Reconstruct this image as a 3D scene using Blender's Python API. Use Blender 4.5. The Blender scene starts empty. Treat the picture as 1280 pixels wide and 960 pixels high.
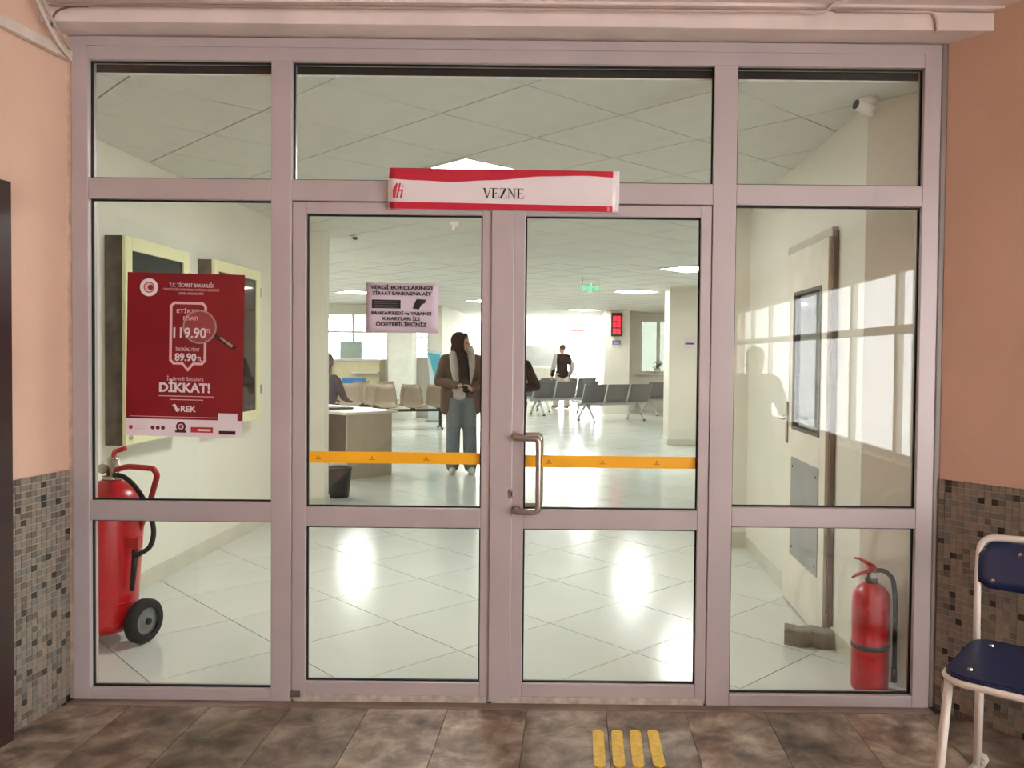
import bpy, bmesh, math, random
from mathutils import Vector, Matrix
random.seed(7)
R = math.radians
sc = bpy.context.scene
COL = sc.collection

# ------------------------------------------------------------------ camera
F, CX, CY = 1040.0, 718.0, 471.0
CAMLOC = Vector((0.0, -3.366, 1.425))
PITCH, ROLL = 0.025, 0.0105
RM = (Matrix.Rotation(math.pi / 2 - PITCH, 3, 'X') @ Matrix.Rotation(ROLL, 3, 'Z'))
cd = bpy.data.cameras.new('camera')
cd.sensor_width = 36.0
cd.lens = 36.0 * F / 1280.0
cd.shift_x = (640 - CX) / 1280.0
cd.shift_y = (CY - 480) / 1280.0
cd.clip_start = 0.05
cam = bpy.data.objects.new('camera', cd)
COL.objects.link(cam)
cam.matrix_world = Matrix.Translation(CAMLOC) @ RM.to_4x4()
sc.camera = cam

def ray(px, py):
    return RM @ Vector(((px - CX) / F, -(py - CY) / F, -1.0))
def onY(px, py, Y):
    d = ray(px, py); return CAMLOC + d * ((Y - CAMLOC.y) / d.y)
def onZ(px, py, Z=0.0):
    d = ray(px, py); return CAMLOC + d * ((Z - CAMLOC.z) / d.z)
def onX(px, py, X):
    d = ray(px, py); return CAMLOC + d * ((X - CAMLOC.x) / d.x)

# ------------------------------------------------------------------ world / exposure
SKY = 6.4
PANEL = 27.0
w = bpy.data.worlds.new('overcast_sky'); sc.world = w
w.use_nodes = True
wb = w.node_tree.nodes['Background']
wb.inputs[0].default_value = (0.95, 0.97, 1.0, 1)
wb.inputs[1].default_value = SKY
vs = sc.view_settings
vs.view_transform = 'Standard'; vs.look = 'None'; vs.gamma = 1.0
vs.use_curve_mapping = False
vs.exposure = 1.1

# ------------------------------------------------------------------ materials
def lin(c):
    c = c / 255.0
    return c / 12.92 if c <= 0.04045 else ((c + 0.055) / 1.055) ** 2.4
def L3(rgb): return (lin(rgb[0]), lin(rgb[1]), lin(rgb[2]), 1.0)
MATS = {}
def M(name, rgb, rough=0.6, metal=0.0, noise=0.06, scale=6.0, bump=0.0, bscale=60.0, emit=0.0, spec=0.5):
    if name in MATS: return MATS[name]
    m = bpy.data.materials.new(name); m.use_nodes = True
    nt = m.node_tree; b = nt.nodes['Principled BSDF']
    b.inputs['Roughness'].default_value = rough
    b.inputs['Metallic'].default_value = metal
    b.inputs['Specular IOR Level'].default_value = spec
    tc = nt.nodes.new('ShaderNodeTexCoord')
    n = nt.nodes.new('ShaderNodeTexNoise'); n.inputs['Scale'].default_value = scale
    n.inputs['Detail'].default_value = 5
    nt.links.new(tc.outputs['Object'], n.inputs['Vector'])
    r = nt.nodes.new('ShaderNodeValToRGB')
    c = L3(rgb)
    r.color_ramp.elements[0].position = 0.3; r.color_ramp.elements[1].position = 0.7
    r.color_ramp.elements[0].color = tuple(max(0, v * (1 - noise)) for v in c[:3]) + (1,)
    r.color_ramp.elements[1].color = tuple(min(1, v * (1 + noise)) for v in c[:3]) + (1,)
    nt.links.new(n.outputs['Fac'], r.inputs['Fac'])
    nt.links.new(r.outputs['Color'], b.inputs['Base Color'])
    if bump:
        n2 = nt.nodes.new('ShaderNodeTexNoise'); n2.inputs['Scale'].default_value = bscale
        nt.links.new(tc.outputs['Object'], n2.inputs['Vector'])
        bp = nt.nodes.new('ShaderNodeBump'); bp.inputs['Strength'].default_value = bump
        bp.inputs['Distance'].default_value = 0.01
        nt.links.new(n2.outputs['Fac'], bp.inputs['Height'])
        nt.links.new(bp.outputs['Normal'], b.inputs['Normal'])
    if emit:
        b.inputs['Emission Color'].default_value = c
        b.inputs['Emission Strength'].default_value = emit
    MATS[name] = m
    return m

def glass_mat(name, tint=(0.98, 0.986, 0.975), base=0.03):
    m = bpy.data.materials.new(name); m.use_nodes = True
    nt = m.node_tree; nt.nodes.clear()
    out = nt.nodes.new('ShaderNodeOutputMaterial')
    mix = nt.nodes.new('ShaderNodeMixShader')
    tr = nt.nodes.new('ShaderNodeBsdfTransparent'); tr.inputs[0].default_value = tint + (1,)
    gl = nt.nodes.new('ShaderNodeBsdfGlossy'); gl.inputs['Roughness'].default_value = 0.0
    gl.inputs['Color'].default_value = (1, 1, 1, 1)
    lw = nt.nodes.new('ShaderNodeLayerWeight'); lw.inputs['Blend'].default_value = 0.5
    p = nt.nodes.new('ShaderNodeMath'); p.operation = 'POWER'; p.inputs[1].default_value = 5.0
    ma = nt.nodes.new('ShaderNodeMath'); ma.operation = 'MULTIPLY_ADD'
    ma.inputs[1].default_value = 0.9; ma.inputs[2].default_value = base
    nt.links.new(lw.outputs['Facing'], p.inputs[0])
    nt.links.new(p.outputs[0], ma.inputs[0])
    nt.links.new(ma.outputs[0], mix.inputs[0])
    nt.links.new(tr.outputs[0], mix.inputs[1]); nt.links.new(gl.outputs[0], mix.inputs[2])
    nt.links.new(mix.outputs[0], out.inputs[0])
    MATS[name] = m
    return m

def grid_mat(name, rgb, joint, rough, anchor, size, width):
    """diagonal square tiling: joints as colour, for the surface beyond the built tiles"""
    m = M(name, rgb, rough, 0, 0.05, 1.5)
    nt = m.node_tree; b = nt.nodes['Principled BSDF']
    ramp = [n for n in nt.nodes if n.type == 'VALTORGB'][0]
    geo = nt.nodes.new('ShaderNodeNewGeometry')
    mp = nt.nodes.new('ShaderNodeMapping'); mp.vector_type = 'POINT'
    sub = nt.nodes.new('ShaderNodeVectorMath'); sub.operation = 'SUBTRACT'
    sub.inputs[1].default_value = (anchor[0], anchor[1], 0)
    nt.links.new(geo.outputs['Position'], sub.inputs[0])
    mp.inputs['Rotation'].default_value = (0, 0, R(-45)); 
    mp.inputs['Scale'].default_value = (1 / size,) * 3
    nt.links.new(sub.outputs[0], mp.inputs['Vector'])
    sx = nt.nodes.new('ShaderNodeSeparateXYZ'); nt.links.new(mp.outputs[0], sx.inputs[0])
    masks = []
    for ax in (0, 1):
        pp = nt.nodes.new('ShaderNodeMath'); pp.operation = 'PINGPONG'; pp.inputs[1].default_value = 0.5
        nt.links.new(sx.outputs[ax], pp.inputs[0])
        lt = nt.nodes.new('ShaderNodeMath'); lt.operation = 'LESS_THAN'; lt.inputs[1].default_value = width / size / 2
        nt.links.new(pp.outputs[0], lt.inputs[0]); masks.append(lt)
    mx = nt.nodes.new('ShaderNodeMath'); mx.operation = 'MAXIMUM'
    nt.links.new(masks[0].outputs[0], mx.inputs[0]); nt.links.new(masks[1].outputs[0], mx.inputs[1])
    mixc = nt.nodes.new('ShaderNodeMix'); mixc.data_type = 'RGBA'
    nt.links.new(mx.outputs[0], mixc.inputs[0])
    nt.links.new(ramp.outputs[0], mixc.inputs[6]); mixc.inputs[7].default_value = L3(joint)
    nt.links.new(mixc.outputs[2], b.inputs['Base Color'])
    return m

def marble_mat(name, c1, c2, c3, rough=0.35):
    m = bpy.data.materials.new(name); m.use_nodes = True; MATS[name] = m
    nt = m.node_tree; b = nt.nodes['Principled BSDF']; b.inputs['Roughness'].default_value = rough
    tc = nt.nodes.new('ShaderNodeNewGeometry')
    oi = nt.nodes.new('ShaderNodeObjectInfo')
    add = nt.nodes.new('ShaderNodeVectorMath'); add.operation = 'ADD'
    mul = nt.nodes.new('ShaderNodeMath'); mul.operation = 'MULTIPLY'; mul.inputs[1].default_value = 37.0
    nt.links.new(oi.outputs['Random'], mul.inputs[0])
    nt.links.new(tc.outputs['Position'], add.inputs[0]); nt.links.new(mul.outputs[0], add.inputs[1])
    n = nt.nodes.new('ShaderNodeTexNoise'); n.inputs['Scale'].default_value = 7; n.inputs['Detail'].default_value = 10
    n.inputs['Distortion'].default_value = 0.35; n.inputs['Roughness'].default_value = 0.65
    nt.links.new(add.outputs[0], n.inputs['Vector'])
    r = nt.nodes.new('ShaderNodeValToRGB')
    e = r.color_ramp.elements
    e[0].position = 0.32; e[0].color = L3(c3); e[1].position = 0.68; e[1].color = L3(c1)
    k = e.new(0.48); k.color = L3(c2)
    nt.links.new(n.outputs['Fac'], r.inputs['Fac'])
    hs = nt.nodes.new('ShaderNodeHueSaturation')
    mr = nt.nodes.new('ShaderNodeMapRange'); mr.inputs[3].default_value = 0.62; mr.inputs[4].default_value = 1.2
    nt.links.new(oi.outputs['Random'], mr.inputs[0]); nt.links.new(mr.outputs[0], hs.inputs['Value'])
    nt.links.new(r.outputs['Color'], hs.inputs['Color'])
    nt.links.new(hs.outputs['Color'], b.inputs['Base Color'])
    return m

GLASS = glass_mat('clear_glass')
GLASS2 = glass_mat('pale_glass', (0.26, 0.28, 0.25), 0.05)
ALU = M('pinkish_aluminium', (180, 167, 166), 0.42, 0.15, 0.05, 3, 0.02, 200)
ALUD = M('dull_aluminium', (128, 118, 112), 0.5, 0.2, 0.12, 4)
RUB = M('black_gasket', (14, 13, 13), 0.7)
CREAM = M('cream_paint', (228, 225, 210), 0.55, 0, 0.03, 2)
CREAMD = M('cream_skirting', (205, 202, 184), 0.3, 0, 0.05, 5)
PEACH = M('peach_plaster', (212, 173, 150), 0.75, 0, 0.05, 3, 0.25, 25)
PINK = M('pink_cornice_paint', (222, 204, 196), 0.6, 0, 0.08, 5, 0.15, 20)
GROUT = M('mosaic_grout', (172, 163, 152), 0.8)
DARKWOOD = M('dark_brown_wood', (52, 30, 28), 0.4, 0, 0.15, 8)
WHITE = M('white_paint', (232, 230, 224), 0.5)
BLACK = M('black_plastic', (22, 22, 24), 0.45)
RED = M('extinguisher_red', (190, 28, 34), 0.28, 0, 0.06, 4)
REDTUBE = M('red_tube_paint', (176, 34, 34), 0.35)
CHROME = M('worn_chrome', (180, 172, 160), 0.25, 0.9)
STEEL = M('brushed_steel', (176, 162, 152), 0.3, 0.85)
GREYMET = M('seat_grey_metal', (90, 98, 100), 0.4, 0.4, 0.1, 40)
LIGHTMET = M('light_grey_metal', (182, 188, 186), 0.35, 0.5)
SKIN = M('skin', (196, 150, 124), 0.55)

# ------------------------------------------------------------------ helpers
def link(o, parent=None):
    COL.objects.link(o)
    if parent is not None: o.parent = parent
    return o
def obj(name, bm, mat, parent=None, smooth=False, loc=None):
    me = bpy.data.meshes.new(name)
    bm.normal_update()
    if smooth:
        for f in bm.faces: f.smooth = True
    bm.to_mesh(me); bm.free()
    mats = mat if isinstance(mat, (list, tuple)) else [mat]
    for m in mats: me.materials.append(m)
    o = bpy.data.objects.new(name, me)
    if loc is not None: o.location = loc
    return link(o, parent)
def tag(o, label, cat=None, group=None, kind=None):
    o['label'] = label
    if cat: o['category'] = cat
    if group: o['group'] = group
    if kind: o['kind'] = kind
    return o
def thing(name, label, cat, loc=(0, 0, 0), rotz=0.0, group=None, kind=None):
    o = bpy.data.objects.new(name, None); o.empty_display_size = 0.05
    o.location = loc; o.rotation_euler = (0, 0, rotz)
    link(o); return tag(o, label, cat, group, kind)
def struct(o, label, cat): return tag(o, label, cat, kind='structure')
def dup(root, loc, rotz, label=None, group=None):
    r = root.copy(); COL.objects.link(r); r.location = loc; r.rotation_euler = (0, 0, rotz)
    if label: r['label'] = label
    if group: r['group'] = group
    for ch in list(root.children):
        c = ch.copy(); COL.objects.link(c); c.parent = r
        for g in list(ch.children):
            d = g.copy(); COL.objects.link(d); d.parent = c
    return r
def NB(): return bmesh.new()
def bx(bm, x0, x1, y0, y1, z0, z1, bev=0.0, M4=None, mi=0):
    vs_ = [Vector((x, y, z)) for x in (x0, x1) for y in (y0, y1) for z in (z0, z1)]
    if M4 is not None: vs_ = [M4 @ v for v in vs_]
    v = [bm.verts.new(p) for p in vs_]
    fs = []
    for q in ((0, 1, 3, 2), (4, 6, 7, 5), (0, 4, 5, 1), (2, 3, 7, 6), (0, 2, 6, 4), (1, 5, 7, 3)):
        f = bm.faces.new([v[i] for i in q]); f.material_index = mi; fs.append(f)
    if bev > 0:
        es = list({e for f in fs for e in f.edges})
        bmesh.ops.bevel(bm, geom=es, offset=bev, segments=2, affect='EDGES', profile=0.5)
    return bm
def box(name, dims, mat, parent=None, bev=0.0, M4=None):
    return obj(name, bx(NB(), *dims, bev=bev, M4=M4), mat, parent)
def prism(bm, pts2, a, b, axis='z', M4=None):
    """pts2 polygon extruded between a and b along axis"""
    def mk(p, t):
        if axis == 'z': v = Vector((p[0], p[1], t))
        elif axis == 'y': v = Vector((p[0], t, p[1]))
        else: v = Vector((t, p[0], p[1]))
        return M4 @ v if M4 is not None else v
    A = [bm.verts.new(mk(p, a)) for p in pts2]; B = [bm.verts.new(mk(p, b)) for p in pts2]
    n = len(pts2)
    bm.faces.new(A); bm.faces.new(B[::-1])
    for i in range(n): bm.faces.new((A[i], B[i], B[(i + 1) % n], A[(i + 1) % n]))
    bmesh.ops.recalc_face_normals(bm, faces=bm.faces[:])
    return bm
def fillet(pts, r, n=5):
    pts = [Vector(p) for p in pts]; out = [pts[0]]
    for i in range(1, len(pts) - 1):
        a, b, c = pts[i - 1], pts[i], pts[i + 1]
        u, v = (a - b), (c - b)
        rr = min(r, u.length * 0.49, v.length * 0.49)
        p0, p1 = b + u.normalized() * rr, b + v.normalized() * rr
        for k in range(n + 1):
            t = k / n
            out.append((1 - t) ** 2 * p0 + 2 * t * (1 - t) * b + t * t * p1)
    out.append(pts[-1]); return out
def tube(bm, pts, r, seg=8, caps=True):
    pts = [Vector(p) for p in pts]; rings = []
    t0 = (pts[1] - pts[0]).normalized()
    up = Vector((0, 0, 1)) if abs(t0.z) < 0.9 else Vector((1, 0, 0))
    nrm = (up - t0 * up.dot(t0)).normalized()
    for i, p in enumerate(pts):
        if i == 0: t = pts[1] - pts[0]
        elif i == len(pts) - 1: t = pts[-1] - pts[-2]
        else: t = (pts[i + 1] - pts[i]).normalized() + (pts[i] - pts[i - 1]).normalized()
        t.normalize()
        nrm = (nrm - t * nrm.dot(t)); nrm.normalize()
        bn = t.cross(nrm)
        rr = r[i] if isinstance(r, (list, tuple)) else r
        rings.append([bm.verts.new(p + (nrm * math.cos(a) + bn * math.sin(a)) * rr) for a in [2 * math.pi * k / seg for k in range(seg)]])
    for i in range(len(rings) - 1):
        for k in range(seg):
            bm.faces.new((rings[i][k], rings[i][(k + 1) % seg], rings[i + 1][(k + 1) % seg], rings[i + 1][k]))
    if caps: bm.faces.new(rings[0][::-1]); bm.faces.new(rings[-1])
    return bm
def lathe(bm, prof, seg=24, M4=None):
    rings = []
    for (r, z) in prof:
        if r < 1e-6:
            p = Vector((0, 0, z)); rings.append([bm.verts.new(M4 @ p if M4 else p)])
        else:
            ring = []
            for k in range(seg):
                a = 2 * math.pi * k / seg
                p = Vector((r * math.cos(a), r * math.sin(a), z))
                ring.append(bm.verts.new(M4 @ p if M4 else p))
            rings.append(ring)
    for A, B in zip(rings, rings[1:]):
        for k in range(seg):
            k2 = (k + 1) % seg
            if len(A) == 1 and len(B) == 1: continue
            if len(A) == 1: bm.faces.new((A[0], B[k2], B[k]))
            elif len(B) == 1: bm.faces.new((A[k], A[k2], B[0]))
            else: bm.faces.new((A[k], A[k2], B[k2], B[k]))
    bmesh.ops.recalc_face_normals(bm, faces=bm.faces[:])
    return bm
def sheet(bm, grid, th):
    V = [[bm.verts.new(p) for p in row] for row in grid]
    fs = []
    for i in range(len(V) - 1):
        for j in range(len(V[0]) - 1):
            fs.append(bm.faces.new((V[i][j], V[i + 1][j], V[i + 1][j + 1], V[i][j + 1])))
    bm.normal_update()
    bmesh.ops.solidify(bm, geom=fs, thickness=th)
    return bm
def bake(o):
    """apply modifiers of an object already linked"""
    dg = bpy.context.evaluated_depsgraph_get(); dg.update()
    me = bpy.data.meshes.new_from_object(o.evaluated_get(dg))
    me.name = o.name
    old = o.data; o.modifiers.clear(); o.data = me
    return o
def text(name, s, size, mat, parent, loc, width=None, bold=0.0, align='CENTER', rot=(R(90), 0, 0), depth=0.0004, xs=1.0):
    cu = bpy.data.curves.new(name, 'FONT'); cu.body = s; cu.size = size
    cu.align_x = align; cu.align_y = 'CENTER'; cu.extrude = depth; cu.offset = bold * size
    cu.resolution_u = 3
    t = bpy.data.objects.new(name, cu); COL.objects.link(t)
    dg = bpy.context.evaluated_depsgraph_get(); dg.update()
    me = bpy.data.meshes.new_from_object(t.evaluated_get(dg))
    wd = max((v.co.x for v in me.vertices), default=0) - min((v.co.x for v in me.vertices), default=0)
    COL.objects.unlink(t); bpy.data.objects.remove(t)
    me.materials.clear(); me.materials.append(mat); me.name = name
    o = bpy.data.objects.new(name, me); link(o, parent)
    o.location = loc; o.rotation_euler = rot
    s_ = (width / wd) if (width and wd > 0) else xs
    me.transform(Matrix.Diagonal((s_, 1, 1, 1)))
    return o
def blob(name, prims, mat, parent, voxel=0.008, smooth=4):
    bm = NB()
    for p in prims:
        if p[0] == 'c':
            a, ra, b, rb = Vector(p[1]), p[2], Vector(p[3]), p[4]
            n = max(2, int((b - a).length / max(0.25 * min(ra, rb), 0.004)))
            n = min(n, 14)
            d = b - a; ln = d.length
            if ln > 1e-5:
                q = Vector((0, 0, 1)).rotation_difference(d).to_matrix().to_4x4()
                bmesh.ops.create_cone(bm, cap_ends=True, segments=16, radius1=ra, radius2=rb, depth=ln, matrix=Matrix.Translation((a + b) / 2) @ q)
            for c_, r_ in ((a, ra), (b, rb)):
                bmesh.ops.create_icosphere(bm, subdivisions=2, radius=r_, matrix=Matrix.Translation(c_))
        else:
            c_, rad = Vector(p[1]), p[2]
            rot = p[3] if len(p) > 3 else Matrix.Identity(4)
            bmesh.ops.create_icosphere(bm, subdivisions=3, radius=1.0, matrix=Matrix.Translation(c_) @ rot @ Matrix.Diagonal((*rad, 1)))
    o = obj(name, bm, mat, parent)
    md = o.modifiers.new('r', 'REMESH'); md.mode = 'VOXEL'; md.voxel_size = voxel; md.use_smooth_shade = True
    ms = o.modifiers.new('s', 'SMOOTH'); ms.iterations = smooth; ms.factor = 0.5
    bake(o)
    for f in o.data.polygons: f.use_smooth = True
    if not o.data.materials: o.data.materials.append(mat)
    return o

# ================================================================== STRUCTURE
CZ = onY(613, 97, 0.086).z           # hall ceiling height
HL, HR = -2.58, 1.30 # corridor walls of the hall
# ---- hall floor
FT = 0.6
fa = onZ(488, 777, 0)          # a joint crossing read from the photo
anchorF = (fa.x, fa.y)
FTILE = M('cream_floor_tile', (210, 214, 206), 0.17, 0, 0.035, 1.2, spec=0.6)
FBASE = grid_mat('cream_floor_far', (210, 214, 206), (150, 150, 138), 0.17, anchorF, FT, 0.012)
o = box('floor_hall', (-10, 9, 0.03, 24.2, -0.12, -0.003), FBASE)
floor_hall = struct(o, 'glossy cream hall floor of large tiles laid diagonally behind the glass doors', 'floor')
GROUTF = M('floor_joint', (140, 140, 128), 0.6)

def clip_poly(poly, x0, x1, y0, y1):
    def cl(P, f, inter):
        out = []
        for i in range(len(P)):
            a, b = P[i - 1], P[i]
            fa_, fb = f(a), f(b)
            if fb:
                if not fa_: out.append(inter(a, b))
                out.append(b)
            elif fa_: out.append(inter(a, b))
        return out
    def ix(x): return lambda a, b: (x, a[1] + (b[1] - a[1]) * (x - a[0]) / (b[0] - a[0]))
    def iy(y): return lambda a, b: (a[0] + (b[0] - a[0]) * (y - a[1]) / (b[1] - a[1]), y)
    for f, g in ((lambda p: p[0] >= x0, ix(x0)), (lambda p: p[0] <= x1, ix(x1)), (lambda p: p[1] >= y0, iy(y0)), (lambda p: p[1] <= y1, iy(y1))):
        if len(poly) < 3: return []
        poly = cl(poly, f, g)
    return poly
def area(P): return 0.5 * abs(sum(P[i - 1][0] * P[i][1] - P[i][0] * P[i - 1][1] for i in range(len(P)))) if len(P) > 2 else 0

def diag_tiles(parent, name, mat, anchor, ymax, za, zb, joint, skip=()):
    h = FT / 2 - joint / 2
    r2 = math.sqrt(0.5)
    full = None
    for i in range(-18, 26):
        for j in range(-18, 26):
            cx_ = anchor[0] + FT * ((i + .5) * r2 - (j + .5) * r2)
            cy_ = anchor[1] + FT * ((i + .5) * r2 + (j + .5) * r2)
            if cy_ < -0.5 or cy_ > ymax: continue
            if any(abs(cx_ - s[0]) < 0.05 and abs(cy_ - s[1]) < 0.05 for s in skip): continue
            D = cy_ + 3.366
            if abs((cx_)) > D * 0.72 + 0.6: continue
            if cx_ > D * 0.44 + 0.6 or cx_ < -D * 0.61 - 0.6: continue
            x0, x1 = (HL, 1.6) if cy_ < 2.9 else ((HL, 3.2) if cy_ < 4.6 else (-7, 5))
            k = math.sqrt(2) * h
            P0 = [(cx_, cy_ - k), (cx_ + k, cy_), (cx_, cy_ + k), (cx_ - k, cy_)]
            P = clip_poly(P0, x0, x1, 0.085, 99)
            if len(P) < 3 or area(P) < 0.004: continue
            if area(P) > 0.998 * area(P0):
                if full is None:
                    bm = prism(NB(), [(p[0] - cx_, p[1] - cy_) for p in P0], za, zb)
                    oo = obj(name, bm, mat, parent, loc=(cx_, cy_, 0)); full = oo.data
                else:
                    oo = bpy.data.objects.new(name, full); oo.location = (cx_, cy_, 0); link(oo, parent)
            else:
                bm = prism(NB(), [(p[0] - cx_, p[1] - cy_) for p in P], za, zb)
                obj(name, bm, mat, parent, loc=(cx_, cy_, 0))
diag_tiles(floor_hall, 'floor_tile', FTILE, anchorF, 7.6, -0.0028, 0.0, 0.005)

# ---- hall ceiling
CTILE = M('ceiling_tile_board', (216, 217, 208), 0.8, 0, 0.03, 8, 0.1, 60)
ca = onZ(552, 140.6, CZ)
anchorC = (ca.x, ca.y)
CBASE = grid_mat('ceiling_board_far', (216, 217, 208), (150, 150, 138), 0.8, anchorC, FT, 0.02)
o = box('ceiling_hall', (-10, 9, 0.09, 24.2, CZ + 0.004, CZ + 0.2), CBASE)
ceil_hall = struct(o, 'pale suspended ceiling of square boards set diagonally above the hall', 'ceiling')
r2 = math.sqrt(.5)
def proj(p):
    v = RM.transposed() @ (Vector(p) - CAMLOC)
    return CX + F * v.x / -v.z, CY - F * v.y / -v.z
def cell(px, py):
    best = None
    for i in range(-20, 40):
        for j in range(-20, 40):
            c = (anchorC[0] + FT * (i - j) * r2, anchorC[1] + FT * (i + j + 1) * r2)
            if c[1] < 0.3 or c[1] > 23: continue
            q = proj((c[0], c[1], CZ)); e = abs(q[0] - px) + 3 * abs(q[1] - py)
            if best is None or e < best[0]: best = (e, c)
    return best[1]
LAMPS = [(594, 214, 'square ceiling light panel just behind the red VEZNE sign'),
         (852, 335, 'square ceiling light panel in front of the pale column'),
         (797, 367, 'square ceiling light panel before the red number display'),
         (738, 386, 'square ceiling light panel in line with the bright entrance'),
         (690, 397, 'small-looking ceiling light panel deepest in the hall by the entrance'),
         (378, 331, 'ceiling light panel half hidden by the pilaster near the desk'),
         (437, 366, 'ceiling light panel above the beige chairs'),
         (597, 378, 'ceiling light panel above the woman in the brown coat')]
cells = [cell(a, b) for a, b, _ in LAMPS]
fill_panels = [(4.6, 8.5), (5.6, 12.5), (4.2, 15.5), (-5.2, 7.6), (-6.6, 10.8), (-8.2, 13.6)]  # unseen panels added to brighten the far hall
LAMPS += [(q, None, lb) for q, lb in zip(fill_panels, ('added out-of-view fill panel beyond the broad pale column', 'added out-of-view fill panel over the side bay behind the pale column', 'added out-of-view fill panel over the bay near the recessed window', 'added out-of-view fill panel above the desk clerk', 'added out-of-view fill panel over the side bay of beige chairs', 'added out-of-view fill panel deep in the side bay by the office window'))]
cells += [cell(*proj((q[0], q[1], CZ))) for q in fill_panels]
diag_tiles(ceil_hall, 'ceiling_tile', CTILE, anchorC, 6.6, CZ - 0.004, CZ + 0.0035, 0.009, skip=cells)
LEDM = M('led_diffuser', (251, 251, 248), 0.5, emit=PANEL)
def ceiling_light(c, label):
    t = thing('ceiling_light', label, 'ceiling light', (c[0], c[1], CZ), R(45), 'ceiling light panels of the hall')
    h = 0.296
    bm = NB()
    for (a, b, c_, d) in ((-h, h, -h, -h + .02), (-h, h, h - .02, h), (-h, -h + .02, -h + .02, h - .02), (h - .02, h, -h + .02, h - .02)):
        bx(bm, a, b, c_, d, -0.012, 0.003)
    obj('frame', bm, WHITE, t)
    box('diffuser', (-h + .02, h - .02, -h + .02, h - .02, -0.006, 0.002), LEDM, t)
    return t
for c, (a, b, lb) in zip(cells, LAMPS): ceiling_light(c, lb)
# near-black strip painted as the darkness of the ceiling void behind the top lights
o = box('trim_1', (HL, 1.62, 0.086, 0.10, CZ + 0.004, 2.80), M('painted_plenum_shade', (8, 8, 8), 0.9))
struct(o, 'black strip painted as the darkness of the void above the hall ceiling behind the upper panes', 'trim')
o = box('trim_2', (HL, 1.60, 0.086, 0.10, CZ - 0.003, CZ + 0.004), WHITE)
struct(o, 'thin pale edge angle of the hall ceiling along the glass front', 'trim')

# ---- hall walls
p = onZ(405, 631, 0)
PX_, PY_ = p.x, p.y
o = box('wall_hall_left', (HL - 0.2, HL, 0.06, PY_, 0, CZ + 0.1), CREAM)
struct(o, 'cream corridor wall carrying the two notice boxes', 'wall')
o = box('column_hall', (HL - 0.1, PX_, PY_, PY_ + 0.14, 0, CZ + 0.1), CREAM)
struct(o, 'cream square pilaster ending the corridor wall beside the desk', 'column')
# right: splayed wall plus straight wall
SD = Vector((0.636, -0.771))
back = [(1.62, -0.06 + 0.02), (1.30, 0.385), (1.30, 2.85), (1.14, 2.85), (1.14, 3.1), (1.6, 3.1), (1.9, 0.5), (1.9, 0.06)]
back[0] = (1.565, 0.06)
o = obj('wall_hall_right', prism(NB(), back, 0, CZ + 0.1), CREAM)
struct(o, 'cream wall holding the glazed door, splayed where it meets the glass front', 'wall')
o = box('wall_hall_return', (1.6, 9, 2.9, 3.1, 0, CZ + .1), CREAM); struct(o, 'cream return wall behind the corridor corner', 'wall')
o = box('wall_hall_side', (-10, HL - .1, PY_ - .06, PY_ + .14, 0, CZ + .1), CREAM); struct(o, 'cream return wall beyond the pilaster', 'wall')
o = box('wall_hall_west', (-10.2, -10, 4.6, 24.2, 0, CZ + .1), CREAM); struct(o, 'cream end wall of the waiting hall', 'wall')
o = box('wall_hall_east', (9, 9.2, 2.9, 24.2, 0, CZ + .1), CREAM); struct(o, 'cream far side wall of the waiting hall', 'wall')
# skirtings
o = box('baseboard_left', (HL, HL + 0.012, 0.06, PY_ - .012, 0.0, 0.10), CREAMD); struct(o, 'low tiled skirting along the corridor wall with the notice boxes', 'baseboard')
o = box('baseboard_right', (1.288, 1.30, 1.70, 2.85, 0.0, 0.10), CREAMD); struct(o, 'low tiled skirting beyond the glazed door', 'baseboard')
o = box('baseboard_right_short', (1.288, 1.30, 0.385, 0.80, 0.0, 0.09), CREAMD); struct(o, 'short tiled skirting between the door and the wall corner', 'baseboard')
o = box('baseboard_pilaster', (1.128, 1.31, 2.838, 2.85, 0.0, 0.12), CREAMD); struct(o, 'skirting round the small pier past the glazed door', 'baseboard')
o = box('baseboard_column', (HL + .012, PX_ + 0.012, PY_ - 0.012, PY_ + .152, 0.0, 0.07), CREAMD); struct(o, 'skirting round the pilaster beside the desk', 'baseboard')

# ---- far column
p = onZ(835, 556, 0)
o = box('column_waiting', (p.x, p.x + 0.75, p.y, p.y + 0.75, 0, CZ + .1), CREAM)
struct(o, 'broad pale column standing in front of the metal benches', 'column')
colW = (p.x, p.y)
o = box('baseboard_waiting', (p.x - .012, p.x + .76, p.y - .012, p.y + .76, 0, 0.09), CREAMD); struct(o, 'skirting round the broad pale column', 'baseboard')

def glazed_wall(name, n0, n1, z0, z1, cols, rows, mk, mat, glass, parent, t=0.05):
    """mullions, transoms and panes; mk(a0,a1,c0,c1,zlo,zhi) -> bmesh dims"""
    xs = [n0 + (n1 - n0) * k / cols for k in range(cols + 1)]
    for x in xs: obj('mullion', mk(NB(), x - t / 2, x + t / 2, -0.03, 0.03, z0, z1), mat, parent)
    zs = [z0] + list(rows) + [z1]
    for z in zs:
        for a, b in zip(xs, xs[1:]): obj('transom', mk(NB(), a + t / 2, b - t / 2, -0.028, 0.028, z - t / 2, z + t / 2), mat, parent)
    for a, b in zip(xs, xs[1:]):
        for c, d in zip(zs, zs[1:]):
            obj('pane', mk(NB(), a + t / 2, b - t / 2, -0.004, 0.004, c + t / 2, d - t / 2), glass, parent)

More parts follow.
